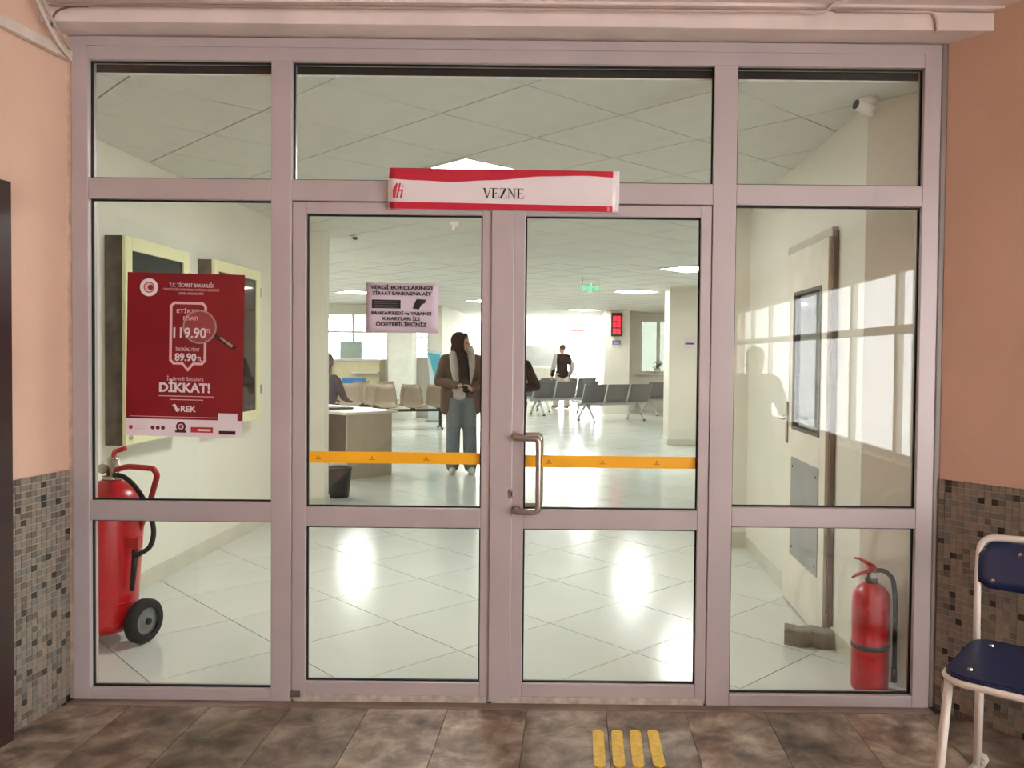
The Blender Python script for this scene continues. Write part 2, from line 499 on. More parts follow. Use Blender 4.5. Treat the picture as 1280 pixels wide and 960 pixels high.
# ---- far left wall with windows (Y = 16)
YF = 16.0
wl = NB()
wx0, wx1 = onY(395, 420, YF).x, onY(484, 420, YF).x
xe = onY(553, 420, YF).x
wz0, wz1 = onY(440, 452, YF).z, onY(440, 392, YF).z
g0, g1 = onY(519, 420, YF).x, onY(534, 420, YF).x
gz0, gz1 = onY(525, 443, YF).z, onY(525, 412, YF).z
bx(wl, -10, wx0 - 1.6, YF, YF + .2, 0, CZ + .1)
bx(wl, wx0 - 1.6, g1, YF, YF + .2, 0, min(wz0, gz0))
bx(wl, wx0 - 1.6, wx1, YF, YF + .2, min(wz0, gz0), wz0 + .001)
bx(wl, wx0 - 1.6, g1, YF, YF + .2, max(wz1, gz1), CZ + .1)
bx(wl, wx1, g0, YF, YF + .2, min(wz0, gz0), max(wz1, gz1))
bx(wl, g1, xe, YF, YF + .2, 0, CZ + .1)
bx(wl, xe - .2, xe, YF + .2, 24, 0, CZ + .1)
o = obj('wall_far_left', wl, CREAM); struct(o, 'far cream wall with the bright office windows above the counter', 'wall')
t = thing('window_2', 'long bright office window above the cream counter', 'window', (0, YF + .1, 0), kind='structure')
glazed_wall('w', wx0 - 1.6, wx1, wz0, max(wz1, gz1), 4, [wz0 + .62 * (wz1 - wz0)], lambda bm, a, b, c, d, e, f: bx(bm, a, b, c, d, e, f), WHITE, GLASS, t)
t = thing('window_3', 'narrow bright window with small panes above the grey cabinet', 'window', (0, YF + .1, 0), kind='structure')
glazed_wall('w', g0, g1, gz0, max(wz1, gz1), 2, [gz0 + .2, gz0 + .4], lambda bm, a, b, c, d, e, f: bx(bm, a, b, c, d, e, f), WHITE, GLASS, t, 0.03)

# ---- bright entrance (Y = 23.6)
YE = 23.6
o = box('wall_far_right_header', (xe - .2, 1.6, YE, YE + .2, onY(700, 403, YE).z, CZ + .1), CREAM); struct(o, 'strip of wall above the bright entrance glazing', 'wall')
t = thing('window_4', 'wide overexposed glazed entrance at the far end of the hall', 'window', (0, YE + .1, 0), kind='structure')
glazed_wall('w', xe, 1.5, 0.05, onY(700, 403, YE).z - .03, 6, [2.05], lambda bm, a, b, c, d, e, f: bx(bm, a, b, c, d, e, f), WHITE, GLASS, t, 0.06)
for py in (407, 412.5):
    a, b = onY(693, py, YE), onY(730, py, YE)
    box('red_stripe', (a.x, b.x, -0.05, -0.034, a.z - .035, a.z + .03), M('red_stripe_film', (200, 70, 80), .6), t)
# ---- wall with display (Y = 17.4) and window recess
YD = 17.4
d0, d1 = onY(756, 430, YD).x, onY(787, 430, YD).x
o = box('wall_display', (d0, d1, YD, YD + 1.5, 0, CZ + .1), CREAM); struct(o, 'cream pier carrying the red number display', 'wall')
o = box('wall_display_link', (d0, d0 + .2, YD + 1.5, YE + .2, 0, CZ + .1), CREAM); struct(o, 'cream wall running back from the display pier to the entrance', 'wall')
YR = 18.9
a, b = onY(800, 466, YR), onY(846, 400, YR)
bm = NB()
bx(bm, d1 - .2, a.x, YR, YR + .2, 0, CZ + .1); bx(bm, b.x, 9, YR, YR + .2, 0, CZ + .1)
bx(bm, a.x, b.x, YR, YR + .2, 0, a.z); bx(bm, a.x, b.x, YR, YR + .2, b.z, CZ + .1)
o = obj('wall_recess', bm, CREAM); struct(o, 'recessed cream wall around the white window with the plant', 'wall')
t = thing('window_5', 'white framed window with a plant on its sill', 'window', (0, YR + .06, 0), kind='structure')
glazed_wall('w', a.x, b.x, a.z, b.z, 2, [], lambda bm, q, r_, c, d, e, f: bx(bm, q, r_, c, d, e, f), WHITE, GLASS2, t, 0.09)
box('window_sill', (a.x - .05, b.x + .05, -.22, -.03, a.z - .05, a.z - .005), WHITE, t)
sillz, sillx = a.z - .005, a.x

# ---- lobby (near side)
LFX = lambda Y: -2.05 + 0.10 * Y     # left wall line
LOBZ = 2.775
SLAB = marble_mat('worn_travertine', (180, 163, 143), (126, 106, 90), (68, 49, 39), 0.42)
o = box('floor', (-3.9, 4.2, -13.2, 0.03, -0.12, -0.003), M('slab_joint', (74, 60, 52), .8))
floor_l = struct(o, 'worn brown travertine slab floor in front of the glass doors', 'floor')
smesh = None
x = onZ(658, 893, 0).x - 0.318 * 11
for i in range(26):
    for j in range(7):
        xa = x + 0.318 * i
        if smesh is None:
            bm = bx(NB(), 0.0015, 0.3165, -0.6 + 0.0015, -0.0015, -0.0028, 0.0)
            oo = obj('floor_slab', bm, SLAB, floor_l, loc=(xa, 0, 0)); smesh = oo.data
        else:
            oo = bpy.data.objects.new('floor_slab', smesh); link(oo, floor_l)
        off = 0.3 if i % 2 else 0.0
        oo.location = (xa, -0.055 - 0.6 * j + off if j else -0.055 - 0.0, 0)
        if j and i % 2: oo.location.y = -0.055 - 0.6 * j
# walls
LW = 0.25
o = obj('wall_left', prism(NB(), [(LFX(0) , 0.05), (LFX(-13.2), -13.2), (LFX(-13.2) - LW, -13.2), (LFX(0) - LW - .4, 0.05)], 0, LOBZ + .1), PEACH)
wall_left = struct(o, 'peach plastered lobby wall with a mosaic tile dado beside the dark door', 'wall')
S0 = Vector((1.487, 0.0))
S1 = S0 + SD * 2.55
nrm2 = Vector((-SD.y, SD.x))  # (0.771, 0.636) away from room
o = obj('wall_right', prism(NB(), [tuple(S0 + Vector((0, .05))), tuple(S0), tuple(S1), (S1.x, -2.1), (S1.x + .25, -2.1), (S1.x + .25, S1.y + .2), (1.95, 0.05)], 0, LOBZ + .1), PEACH)
wall_right = struct(o, 'splayed peach plastered lobby wall above mosaic tiles behind the blue chair', 'wall')
XW = S1.x
# glazed lobby side (behind the camera, seen as reflections)
bm = NB(); bx(bm, XW, XW + .25, -13, -2.1, 0, .42); bx(bm, XW, XW + .25, -13, -2.1, 2.35, LOBZ + .1)
o = obj('wall_window_side', bm, PEACH); struct(o, 'low parapet and lintel around the tall lobby windows', 'wall')
t = thing('window_6', 'tall lobby windows with white frames reflected in the glass front', 'window', (XW + .12, 0, 0), kind='structure')
def mkx(bm, a, b, c, d, e, f): return bx(bm, c, d, a, b, e, f)
glazed_wall('w', -13, -2.13, .45, 2.33, 8, [1.72], mkx, WHITE, GLASS, t, 0.09)
o = box('wall_back', (-3.9, XW + .25, -13.25, -13, 0, LOBZ + .1), PEACH); struct(o, 'peach end wall of the lobby', 'wall')
o = box('ceiling', (-3.9, XW + .3, -13.2, -0.15, LOBZ, LOBZ + .15), PINK); struct(o, 'pinkish painted lobby ceiling', 'ceiling')
# lintel above the partition, in stepped mouldings
zt = onY(613, 50, 0).z
o = box('trim_3', (-2.35, 1.75, -0.135, 0.085, zt + .004, zt + .075), PINK, bev=.004); struct(o, 'pinkish lintel moulding directly above the aluminium frame', 'trim')
o = box('trim_4', (-2.35, 1.75, -0.165, 0.085, zt + .077, 2.95), PINK, bev=.004); struct(o, 'upper step of the pinkish lintel under the lobby ceiling', 'trim')
# mosaic dado
TM = [M('mosaic_' + n, c, 0.32, 0, .08, 30) for n, c in (('taupe', (130, 118, 104)), ('grey', (114, 108, 100)), ('sand', (140, 125, 108)), ('brown', (98, 86, 75)), ('dark', (44, 37, 34)))]
def mosaic(parent, P0, dirv, length, z0, z1, nout):
    t_ = 0.0262; g = 0.0024; bm = NB()
    nx, nz = int(length / t_), int(round((z1 - z0) / t_))
    for i in range(nx):
        for k in range(nz):
            zb = z0 + k * t_
            q = random.random()
            mi = 4 if ((i * 7 + k * 5) % 13 == 0 and q < .55) or q < .015 else (0 if q < .4 else 1 if q < .68 else 2 if q < .86 else 3)
            a = P0 + dirv * (i * t_ + g / 2); b = P0 + dirv * ((i + 1) * t_ - g / 2)
            th = 0.006 + random.random() * .0012
            f_ = [a + nout * th, b + nout * th]
            lo, hi = zb + g / 2, zb + t_ - g / 2
            A = [bm.verts.new((p[0], p[1], z)) for p, z in ((a, lo), (b, lo), (b, hi), (a, hi))]
            B = [bm.verts.new((p[0], p[1], z)) for p, z in ((f_[0], lo), (f_[1], lo), (f_[1], hi), (f_[0], hi))]
            fs = [bm.faces.new(B)]
            for e in range(4): fs.append(bm.faces.new((A[e], A[(e + 1) % 4], B[(e + 1) % 4], B[e])))
            for f in fs: f.material_index = mi
    bmesh.ops.recalc_face_normals(bm, faces=bm.faces[:])
    o = obj('mosaic_tiles', bm, TM, parent); o['kind'] = 'stuff'
    return o
zm = onY(1162, 600, 0.0).z
dl = Vector((-0.0995, -0.995)).normalized(); nl = Vector((0.995, -0.0995))
def grout_strip(parent, P0, d, ln, n, z1):
    bm = prism(NB(), [tuple(P0), tuple(P0 + d * ln), tuple(P0 + d * ln + n * .004), tuple(P0 + n * .004)], 0.0, z1)
    return obj('grout_bed', bm, GROUT, parent)
PL = Vector((LFX(0), 0.0))
grout_strip(wall_left, PL, dl, .351, nl, zm); mosaic(wall_left, PL + nl * .0, dl, .351, 0.0, zm, nl)
nr = -nrm2
grout_strip(wall_right, S0, SD, 2.55, nr, zm); mosaic(wall_right, S0, SD, 2.55, 0.0, zm, nr)
# dark door and casing on the left wall
o = obj('trim_5', prism(NB(), [tuple(PL + dl * .352 + nl * .0), tuple(PL + dl * .352 + nl * .05), tuple(PL + dl * .45 + nl * .05), tuple(PL + dl * .45)], 0, 2.03), DARKWOOD)
struct(o, 'dark brown wooden door casing at the end of the mosaic', 'trim')
t = thing('door_3', 'dark brown wooden door in the peach wall', 'door', (PL.x + dl.x * .45, PL.y + dl.y * .45, 0), math.atan2(dl.y, dl.x), kind='structure')
box('door_leaf', (0.0, .86, .003, .035, 0.01, 2.03), DARKWOOD, t)
box('door_panel', (0.12, .74, .035, .045, 1.1, 1.9), DARKWOOD, t, bev=.004); box('door_panel', (0.12, .74, .035, .045, .15, .95), DARKWOOD, t, bev=.004)
# ================================================================== GLASS FRONT
YM = 480; XM = 613
def X(px): return onY(px, YM, 0).x
def Z(py): return onY(XM, py, 0).z
FD = 0.065  # frame depth
t = thing('window_1', 'pinkish aluminium frame of the glazed front with fixed side and upper panes', 'window', (0, 0, 0), kind='structure')
W1 = t
xl0, xl1 = X(90), X(111); xm0, xm1 = X(338.5), X(364)
xr0, xr1 = X(888), X(917); xq0, xq1 = X(1148), X(1169)
z_top, z_gt = Z(50), Z(79); z_t0, z_t1 = Z(253), Z(227)
z_m0, z_m1 = Z(655.5), Z(631); z_b = Z(865)
BV = 0.003
def mem(name, a, b, c, d, y0=0.0, y1=FD): return box(name, (a, b, y0, y1, c, d), ALU, W1, bev=BV)
mem('post', xl0, xl1, 0, z_top); mem('post', xq0, xq1, 0, z_top)
mem('mullion', xm0, xm1, 0, z_gt); mem('mullion', xr0, xr1, 0, z_gt)
mem('head_rail', xl1, xq0, z_gt, z_top)
box('head_groove', (xl1, xq0, -0.006, 0.0, z_gt + .052, z_top - .002), ALU, W1, bev=.002)
for a, b in ((xl1, xm0), (xm1, xr0), (xr1, xq0)): mem('transom', a, b, z_t0, z_t1)
for a, b in ((xl1, xm0), (xr1, xq0)):
    mem('mid_rail', a, b, z_m0, z_m1); mem('bottom_rail', a, b, 0, z_b)
# curved dark edge profile at the splayed wall, and plaster scar at the other side
box('edge_profile', (xq1, X(1184), 0.004, .10, 0, z_top + .01), ALUD, W1, bev=.008)
box('edge_profile', (LFX(0) - .05, xl0, 0.01, .05, 0, z_top), M('plaster_scar', (205, 180, 160), .8, 0, .2, 20, .5, 30), W1)
def pane(parent, a, b, c, d, y=0.035):
    box('pane', (a + .001, b - .001, y, y + .006, c + .001, d - .001), GLASS, parent)
    g = .006
    bm = NB()
    for q in ((a, a + g, c, d), (b - g, b, c, d), (a + g, b - g, c, c + g), (a + g, b - g, d - g, d)):
        bx(bm, q[0], q[1], y - .012, y - .0005, q[2], q[3])
    obj('gasket', bm, RUB, parent)
for a, b in ((xl1, xm0), (xm1, xr0), (xr1, xq0)): pane(W1, a, b, z_t1, z_gt)
for a, b in ((xl1, xm0), (xr1, xq0)):
    pane(W1, a, b, z_m1, z_t0); pane(W1, a, b, z_b, z_m0)
# ---- door leaves
def leaf(name, label, a, b, ga, gb, cover):
    t = thing(name, label, 'door', (a, 0.0, 0), kind='structure')
    o_ = a
    zt_, zg1, zg0, zl1, zl0 = z_t0 - .004, Z(269), Z(636.5), Z(661), Z(855)
    y0, y1 = 0.006, 0.056
    def m(nm, x0, x1, c, d, yy=y0): return box(nm, (x0 - o_, x1 - o_, yy, y1, c, d), ALU, t, bev=.003)
    m('stile', a + .002, ga, .012, zt_); m('stile', gb, b - .002, .012, zt_)
    m('top_rail', ga, gb, zg1, zt_); m('lock_rail', ga, gb, zl1, zg0); m('bottom_rail', ga, gb, .012, zl0)
    for c, d in ((zg0, zg1), (zl0, zl1)):
        pane(t, ga - o_, gb - o_, c, d)
    if cover: box('cover_strip', (a - o_ - .004, X(641) - o_, -0.006, .0058, .014, zt_ - .002), ALU, t, bev=.002)
    return t
xc = X(614.5)
d1_ = leaf('door_1', 'aluminium door leaf with the taped paper notice on its glass', xm1, xc - .001, X(381.5), X(601.5), False)
d2_ = leaf('door_2', 'aluminium door leaf with the curved pull handle', xc + .001, xr0, X(655), X(874), True)
# weather strips at the bottoms
for dd, a, b in ((d1_, xm1, xc), (d2_, xc, xr0)):
    box('bottom_seal', (a - dd.location.x + .01, b - dd.location.x - .01, 0.0, .03, 0.003, .03), M('dirty_white_seal', (176, 164, 152), .7, 0, .25, 30), dd)
# pull handle, lock
xh, xh2 = X(646), X(675)
zh1, zh0 = Z(546), Z(637)
ox = d2_.location.x
for yy, nm in ((-1, 'pull_handle'), (1, 'pull_handle')):
    base = 0.006 if yy < 0 else 0.056
    dep = base + yy * .055
    pts = fillet([(xh - ox, base, zh1), (xh - ox, dep, zh1), (xh2 - ox, dep, zh1), (xh2 - ox, dep, zh0), (xh - ox, dep, zh0), (xh - ox, base, zh0)], .022, 6)
    obj(nm, tube(NB(), pts, .0125, 12), STEEL, d2_, smooth=True)
    for z in (zh1, zh0):
        bm = NB(); lathe(bm, [(0, 0), (.02, 0), (.02, .006), (0, .006)], 16, Matrix.Translation((xh - ox, base + (yy * .004), z)) @ Matrix.Rotation(R(90), 4, 'X'))
        obj('rosette', bm, STEEL, d2_)
lk = box('lock_cylinder', (X(637) - ox, X(644) - ox, -.014, -.004, Z(622), Z(611)), STEEL, d2_, bev=.003)
box('key_slot', (X(640) - ox, X(641.3) - ox, -.0152, -.013, Z(619), Z(614)), BLACK, lk)
o = box('corner_patch', (X(364) - d1_.location.x - .001, X(376) - d1_.location.x, -.004, .006, .02, .045), M('torn_putty', (92, 80, 70), .9, 0, .4, 60), d1_, bev=.003)
# threshold
o = box('trim_6', (xl0, xq1, -.055, -0.002, -.003, .004), M('threshold_stone', (128, 108, 94), .5, 0, .2, 8)); struct(o, 'narrow stone threshold strip below the doors', 'trim')
#PART2
# ================================================================== OBJECTS
def P(px, py, Y): return onY(px, py, Y)
# ---- sign above the doors
SCX, SCZ = X(628.5), Z(238.5)
sw, sh = 283 / 309.0, 50.5 / 309.0
sign = thing('door_sign', 'curved white and red sign reading VEZNE above the doors', 'sign', (SCX, -0.012, SCZ))
sign.rotation_euler = (0, R(0.35), 0)
SRED = M('sign_red', (196, 40, 60), .3, 0, .05, 4)
SWHITE = M('sign_white', (226, 214, 214), .28, 0, .03, 4)
def smap(u, v, off=0.0):
    """u 0..1 along, v 0 top .. 1 bottom"""
    return Vector(((u - .5) * sw, -0.004 - 0.026 * math.cos((v - .5) * 2.3) + .01 - off, (.5 - v) * sh))
def wave(u):
    pts = [(0, .28), (.1, .31), (.27, .34), (.45, .28), (.68, .16), (.85, .13), (1, .17)]
    for (a, b), (c, d) in zip(pts, pts[1:]):
        if u <= c:
            k = (u - a) / (c - a); k = k * k * (3 - 2 * k); return b + (d - b) * k
    return .17
def low(u): return .83 + .03 * u
def band(name, f0, f1, mat, off, u0=0., u1=1.):
    n, m_ = 28, 8
    g = [[smap(u0 + (u1 - u0) * i / n, f0(u0 + (u1 - u0) * i / n) + (f1(u0 + (u1 - u0) * i / n) - f0(u0 + (u1 - u0) * i / n)) * j / m_, off) for j in range(m_ + 1)] for i in range(n + 1)]
    return obj(name, sheet(NB(), g, .0012), mat, sign, smooth=True)
band('sign_face', lambda u: 0, lambda u: 1, SWHITE, 0.0)
band('red_wave', lambda u: 0.004, wave, SRED, .0012, 0, .975)
band('red_stripe', low, lambda u: .995, SRED, .0012, 0, .975)
box('backing', (-sw / 2, sw / 2, 0.0, .011, -sh / 2, sh / 2), WHITE, sign)
for s in (-1, 1):
    prof = [(smap(0, k / 10).y, smap(0, k / 10).z) for k in range(11)] + [(.011, -sh / 2), (.011, sh / 2)]
    a = s * sw / 2
    obj('end_cap', prism(NB(), prof, a, a + s * .003, 'x'), WHITE, sign)
# serif capitals drawn as strokes
def serif_word(word, h, ox_, oz, y, mat, parent, name):
    bm = NB(); x = 0.0
    th, tn, sf = .17 * h, .055 * h, .045 * h
    def q(a, b, c, d):
        prism(bm, [(p[0] * h + x, p[1] * h) for p in (a, b, c, d)], 0, -.0008, 'y')
    def hbar(x0, x1, z0, z1): q((x0, z0), (x1, z0), (x1, z1), (x0, z1))
    for ch in word:
        if ch == 'V':
            q((.06, 1), (.25, 1), (.5, .0), (.42, 0)); q((.74, 1), (.8, 1), (.5, 0), (.43, .0)); hbar(0, .34, .955, 1); hbar(.64, .88, .955, 1); w_ = .9
        elif ch == 'E':
            hbar(.08, .26, 0, 1); hbar(0, .66, .94, 1); hbar(0, .7, 0, .06); hbar(.2, .5, .47, .53)
            q((.6, .94), (.66, .94), (.66, .76), (.63, .76)); q((.63, .06), (.7, .06), (.74, .27), (.71, .27)); hbar(.47, .5, .38, .62); w_ = .8
        elif ch == 'Z':
            hbar(.02, .68, .94, 1); hbar(0, .68, 0, .06); q((.46, .95), (.67, .95), (.22, .05), (.01, .05))
            q((.02, .94), (.07, .94), (.04, .74), (.01, .74)); q((.63, .06), (.68, .06), (.73, .28), (.7, .28)); w_ = .78
        elif ch == 'N':
            hbar(.1, .15, 0, 1); hbar(.71, .76, 0, 1); q((.04, 1), (.24, 1), (.76, .0), (.7, .0)); hbar(0, .26, 0, .045); hbar(.6, .87, .955, 1); hbar(0, .12, .955, 1); w_ = .92
        x += w_ * h
    for v in bm.verts: v.co.x -= x / 2; v.co.z -= h / 2
    o = obj(name, bm, mat, parent); o.location = (ox_, y, oz); return o
serif_word('VEZNE', 12.4 / 309, 0.0, -0.016, smap(.5, .58).y - .0012, M('sign_ink', (24, 20, 22), .5), sign, 'lettering')
# red emblem on the sign
bm = NB()
for pts in ([(.004, -.03), (.014, -.03), (.024, .03), (.018, .03), (.004, .004)], [(.016, -.03), (.024, -.028), (.036, .03), (.029, .03)], [(.022, .002), (.043, .006), (.042, .000), (.021, -.004)], [(.032, -.03), (.039, -.03), (.046, .006), (.039, .004)], [(.041, .014), (.046, .015), (.048, .022), (.043, .021)]):
    prism(bm, pts, 0, -.001, 'y')
o = obj('emblem', bm, SRED, sign); o.location = (-sw / 2 + .012, smap(.5, .58).y - .001, -.012)

# ---- poster on the side pane
YP = 0.0345
pc = P(231.5, 445, YP)
poster = thing('wall_poster', 'red poster with price tag, magnifier and white footer taped on the side pane', 'poster', (pc.x, YP, pc.z))
poster.rotation_euler = (0, R(0.9), 0)
K = 1 / 307.5
def pz(px, py): return ((px - 231.5) * K, -(py - 445) * K)
PRED = M('poster_red', (128, 12, 24), .35, 0, .10, 5)
PWH = M('poster_white', (226, 212, 214), .4)
PPK = M('poster_pink_ink', (224, 178, 178), .4)
PDK = M('poster_dark_ink', (60, 20, 24), .4)
def flat(name, pts_px, mat, lay, parent=None, px=True):
    pts = [pz(*q) for q in pts_px]
    o = obj(name, prism(NB(), pts, -.0006 * lay, -.0006 * lay - .0005, 'y'), mat, parent or poster); return o
def circ(cx_, cy_, r, n=24): return [(cx_ + r * math.cos(2 * math.pi * k / n), cy_ + r * math.sin(2 * math.pi * k / n)) for k in range(n)]
def ringp(name, outer, inner, mat, lay, parent=None):
    bm = NB(); n = len(outer)
    for i in range(n):
        prism(bm, [pz(*q) for q in (outer[i], outer[(i + 1) % n], inner[(i + 1) % n], inner[i])], -.0006 * lay, -.0006 * lay - .0005, 'y')
    return obj(name, bm, mat, parent or poster)
flat('sheet', [(158, 341.5), (305, 341.5), (305, 546.5), (158, 546.5)], PRED, 0)
flat('footer', [(158, 525), (305, 525), (305, 546.5), (158, 546.5)], PWH, 1)
ringp('emblem', circ(185, 360, 11.3), circ(185, 360, 6.8), PWH, 1)
flat('emblem', circ(185, 360, 5.6), PPK, 1)
flat('emblem', circ(187, 360, 3.4), PRED, 2)
def pt(s, px, py, h, wpx, mat=PWH, bold=.0, lay=1, name='lettering'):
    x_, z_ = pz(px, py)
    return text(name, s, h * K * 1.38, mat, poster, (x_, -.0006 * lay - .0006, z_), wpx * K, bold)
pt('T.C. TİCARET BAKANLIĞI', 238, 356.5, 4.6, 55, bold=.012)
pt('TÜKETİCİNİN KORUNMASI VE PİYASA GÖZETİMİ', 238, 362, 2.8, 70, PPK)
pt('GENEL MÜDÜRLÜĞÜ', 238, 366.8, 2.8, 31, PPK)
def tagshape(i):
    L_, R_, T_, B_ = 211.5 + i, 258 - i, 377 + i, 456 - i
    c = 5 - i * .6
    return [(L_, T_ + c), (L_ + c, T_), (R_ - c, T_), (R_, T_ + c), (R_, B_ - c), (R_ - c, B_), (242.5 - i * .4, B_), (235, 464.5 - i * 1.3), (227.5 + i * .4, B_), (L_ + c, B_), (L_, B_ - c)]
ringp('price_tag', tagshape(0), tagshape(3.2), PPK, 1)
pt('ETİKET', 234, 389, 5, 28, PPK, .01); pt('FİYATI', 238, 398, 5, 18, PPK, .01, 5)
pt('119.90', 236, 416.5, 13, 41, PWH, .02, 5); pt('TL', 260.5, 413, 5, 6, PPK, .01, 5)
pt('İNDİRİMLİ FİYAT', 234.5, 437, 4.2, 30, PPK, .01); pt('89.90', 232, 447, 9.5, 27, PWH, .03); pt('TL', 249.5, 448.5, 5, 6, PWH, .02)
PLENS = M('poster_lens_tint', (150, 62, 66), .3); PGR = M('poster_lens_rim', (166, 140, 124), .3)
flat('magnifier_lens', circ(249.5, 408, 19.5, 32), PLENS, 3)
ringp('magnifier_rim', circ(249.5, 408, 21.3, 32), circ(249.5, 408, 19.3, 32), PGR, 4)
flat('magnifier_handle', [(268, 418), (270, 416), (297, 431.5), (294, 437), (267, 421)], PDK, 4)
flat('magnifier_handle', [(274, 421), (276, 420), (292, 430), (290, 433)], PGR, 5)
pt('İndirimli Satışlara', 232, 474, 5, 46, PPK)
pt('DİKKAT!', 231.5, 485.5, 11.5, 64, PWH, .035)
for (xa, xb, yy_) in ((199, 269, 495.2), (213, 255, 499.6)): flat('fine_print', [(xa, yy_), (xb, yy_), (xb, yy_ + .9), (xa, yy_ + .9)], PPK, 1)
pt('REK', 236, 512, 7.2, 19, PWH, .02); bpy.context.view_layer.update()
flat('maker_mark', [(216, 507), (220, 505.5), (223, 511), (226, 511.5), (224, 515.5), (221, 515), (219, 510)], PWH, 1)
flat('fine_print', [(163, 521.6), (276, 521.6), (276, 522.3), (163, 522.3)], PPK, 1)
SICON = M('poster_icon_red', (180, 40, 50), .4)
for cx_ in (164.5, 192, 198.5, 205): flat('icon', circ(cx_, 536, 2.5, 16), SICON if cx_ < 170 else M('poster_icon_dark', (110, 28, 38), .4), 2)
for y_ in (534.6, 537.4): flat('fine_print', [(169, y_), (185, y_), (185, y_ + .7), (169, y_ + .7)], PPK, 2)
ringp('seal', circ(227.5, 534, 6.2, 20), circ(227.5, 534, 3.6, 20), PDK, 2); flat('seal', circ(227.5, 534, 2.6, 14), SICON, 2)
flat('seal', [(220.5, 538.5), (234.5, 538.5), (234.5, 541.5), (220.5, 541.5)], PDK, 3)
flat('badge', [(240, 534), (268, 534), (268, 541), (240, 541)], SICON, 2); flat('badge', [(249, 536.5), (265, 536.5), (265, 539), (249, 539)], PWH, 3)
flat('code_card', [(274, 516), (298.5, 516), (298.5, 543.5), (274, 543.5)], PWH, 2)
flat('code_card', [(275.5, 538), (296.5, 538), (296.5, 542.5), (275.5, 542.5)], PDK, 3)

# ---- paper notice on the door glass
YN = 0.0340
pc = P(503, 385, YN)
notice = thing('paper_notice', 'white paper notice about card payment taped to the door glass', 'notice', (pc.x, YN, pc.z))
notice.rotation_euler = (0, R(.5), 0)
def nz(px, py): return ((px - 503) * K, -(py - 385) * K)
NW = M('notice_paper', (206, 190, 200), .6, 0, .02); NI = M('notice_ink', (28, 22, 26), .6)
g = [[Vector((nz(457.5 + 91 * i / 10, 0)[0], -.001 - .002 * math.sin(i / 10 * math.pi) * (j / 6), nz(0, 354 + 62 * j / 6)[1])) for j in range(7)] for i in range(11)]
obj('paper_sheet', sheet(NB(), g, .0006), NW, notice, smooth=True)
def ntx(s, py, h, wpx):
    x_, z_ = nz(502, py); text('lettering', s, h * K * 1.38, NI, notice, (x_, -.0048, z_), wpx * K, .035)
ntx("VERGİ BORÇLARINIZI", 360, 4.6, 78); ntx("ZİRAAT BANKASI'NA AİT", 367.2, 4.2, 74)
ntx("BANKA/KREDİ ve YABANCI", 392, 4.2, 75); ntx("K.KARTLARI İLE", 398.8, 4.2, 47); ntx("ÖDEYEBİLİRSİNİZ", 406, 5, 64)
def nfl(name, pts): return obj(name, prism(NB(), [nz(*q) for q in pts], -.0042, -.0048, 'y'), NI, notice)
nfl('printed_card', [(465, 375), (501, 375), (501, 386), (465, 386)])
nfl('printed_card', [(516, 385.5), (521, 373.5), (533, 374), (531, 379), (527.5, 380), (524, 386.5)])
for k in range(4):
    o = obj('card_line', prism(NB(), [nz(*q) for q in ((468, 377 + k * 2.4), (498, 377 + k * 2.4), (498, 377.8 + k * 2.4), (468, 377.8 + k * 2.4))], -.0048, -.0052, 'y'), M('notice_grey_ink', (92, 84, 88), .6), notice)

# ---- yellow tapes
YEL = M('yellow_tape', (246, 176, 22), .4, 0, .03); YMK = M('tape_mark', (190, 120, 14), .5)
for (a, b, ya, yb, lb, xsn) in ((380, 601, 564.5, 580, 'yellow safety tape across the door glass with the paper notice', (398, 465, 533)), (655, 873, 569.5, 585.5, 'yellow safety tape across the door glass behind the pull handle', (686, 753, 821))):
    A, B = P(a, ya, .034), P(b, yb, .034)
    z1, z0 = P((a + b) / 2, ya + .5, .034).z, P((a + b) / 2, yb - .5, .034).z
    t = thing('safety_tape', lb, 'tape', (A.x, .034, z0))
    box('strip', (0, B.x - A.x, -.0008, .0006, 0, z1 - z0), YEL, t)
    for xx in xsn:
        u = P(xx, 572, .034).x - A.x; h = z1 - z0
        bm = NB(); prism(bm, [(u - .012, h * .3), (u + .012, h * .3), (u + .012, h * .38), (u - .012, h * .38)], -.0012, -.0009, 'y')
        prism(bm, [(u - .006, h * .42), (u + .006, h * .42), (u, h * .7)], -.0012, -.0009, 'y')
        obj('printed_mark', bm, YMK, t)

# ---- tactile bars on the lobby floor
TACT = M('tactile_yellow', (214, 172, 48), .5, 0, .2, 40)
for k, (a, b) in enumerate(((747.5, 749.5), (771, 774), (794, 798), (816, 824))):
    p0, p1 = onZ(a, 917, 0), onZ(b, 956, 0)
    d = (p1 - p0); ang = math.atan2(d.x, -d.y)
    w_ = .021; L_ = d.length
    pts = [(w_ * math.cos(q), -w_ * math.sin(q) * -1) for q in [math.pi * s / 6 for s in range(7)]] + [(w_ * math.cos(q), -L_ + w_ * math.sin(q)) for q in [math.pi + math.pi * s / 6 for s in range(7)]]
    o = obj('tactile_bar', prism(NB(), pts, 0.0, .005), TACT, None, loc=(p0.x, p0.y, 0))
    o.rotation_euler = (0, 0, ang)
    tag(o, ('yellow tactile guide bar at the poster end of the four bars', 'yellow tactile guide bar second from the poster end of the four', 'yellow tactile guide bar second from the blue chair end of the four', 'yellow tactile guide bar at the blue chair end of the four bars')[k], 'tactile bar', 'tactile guide bars before the doors')

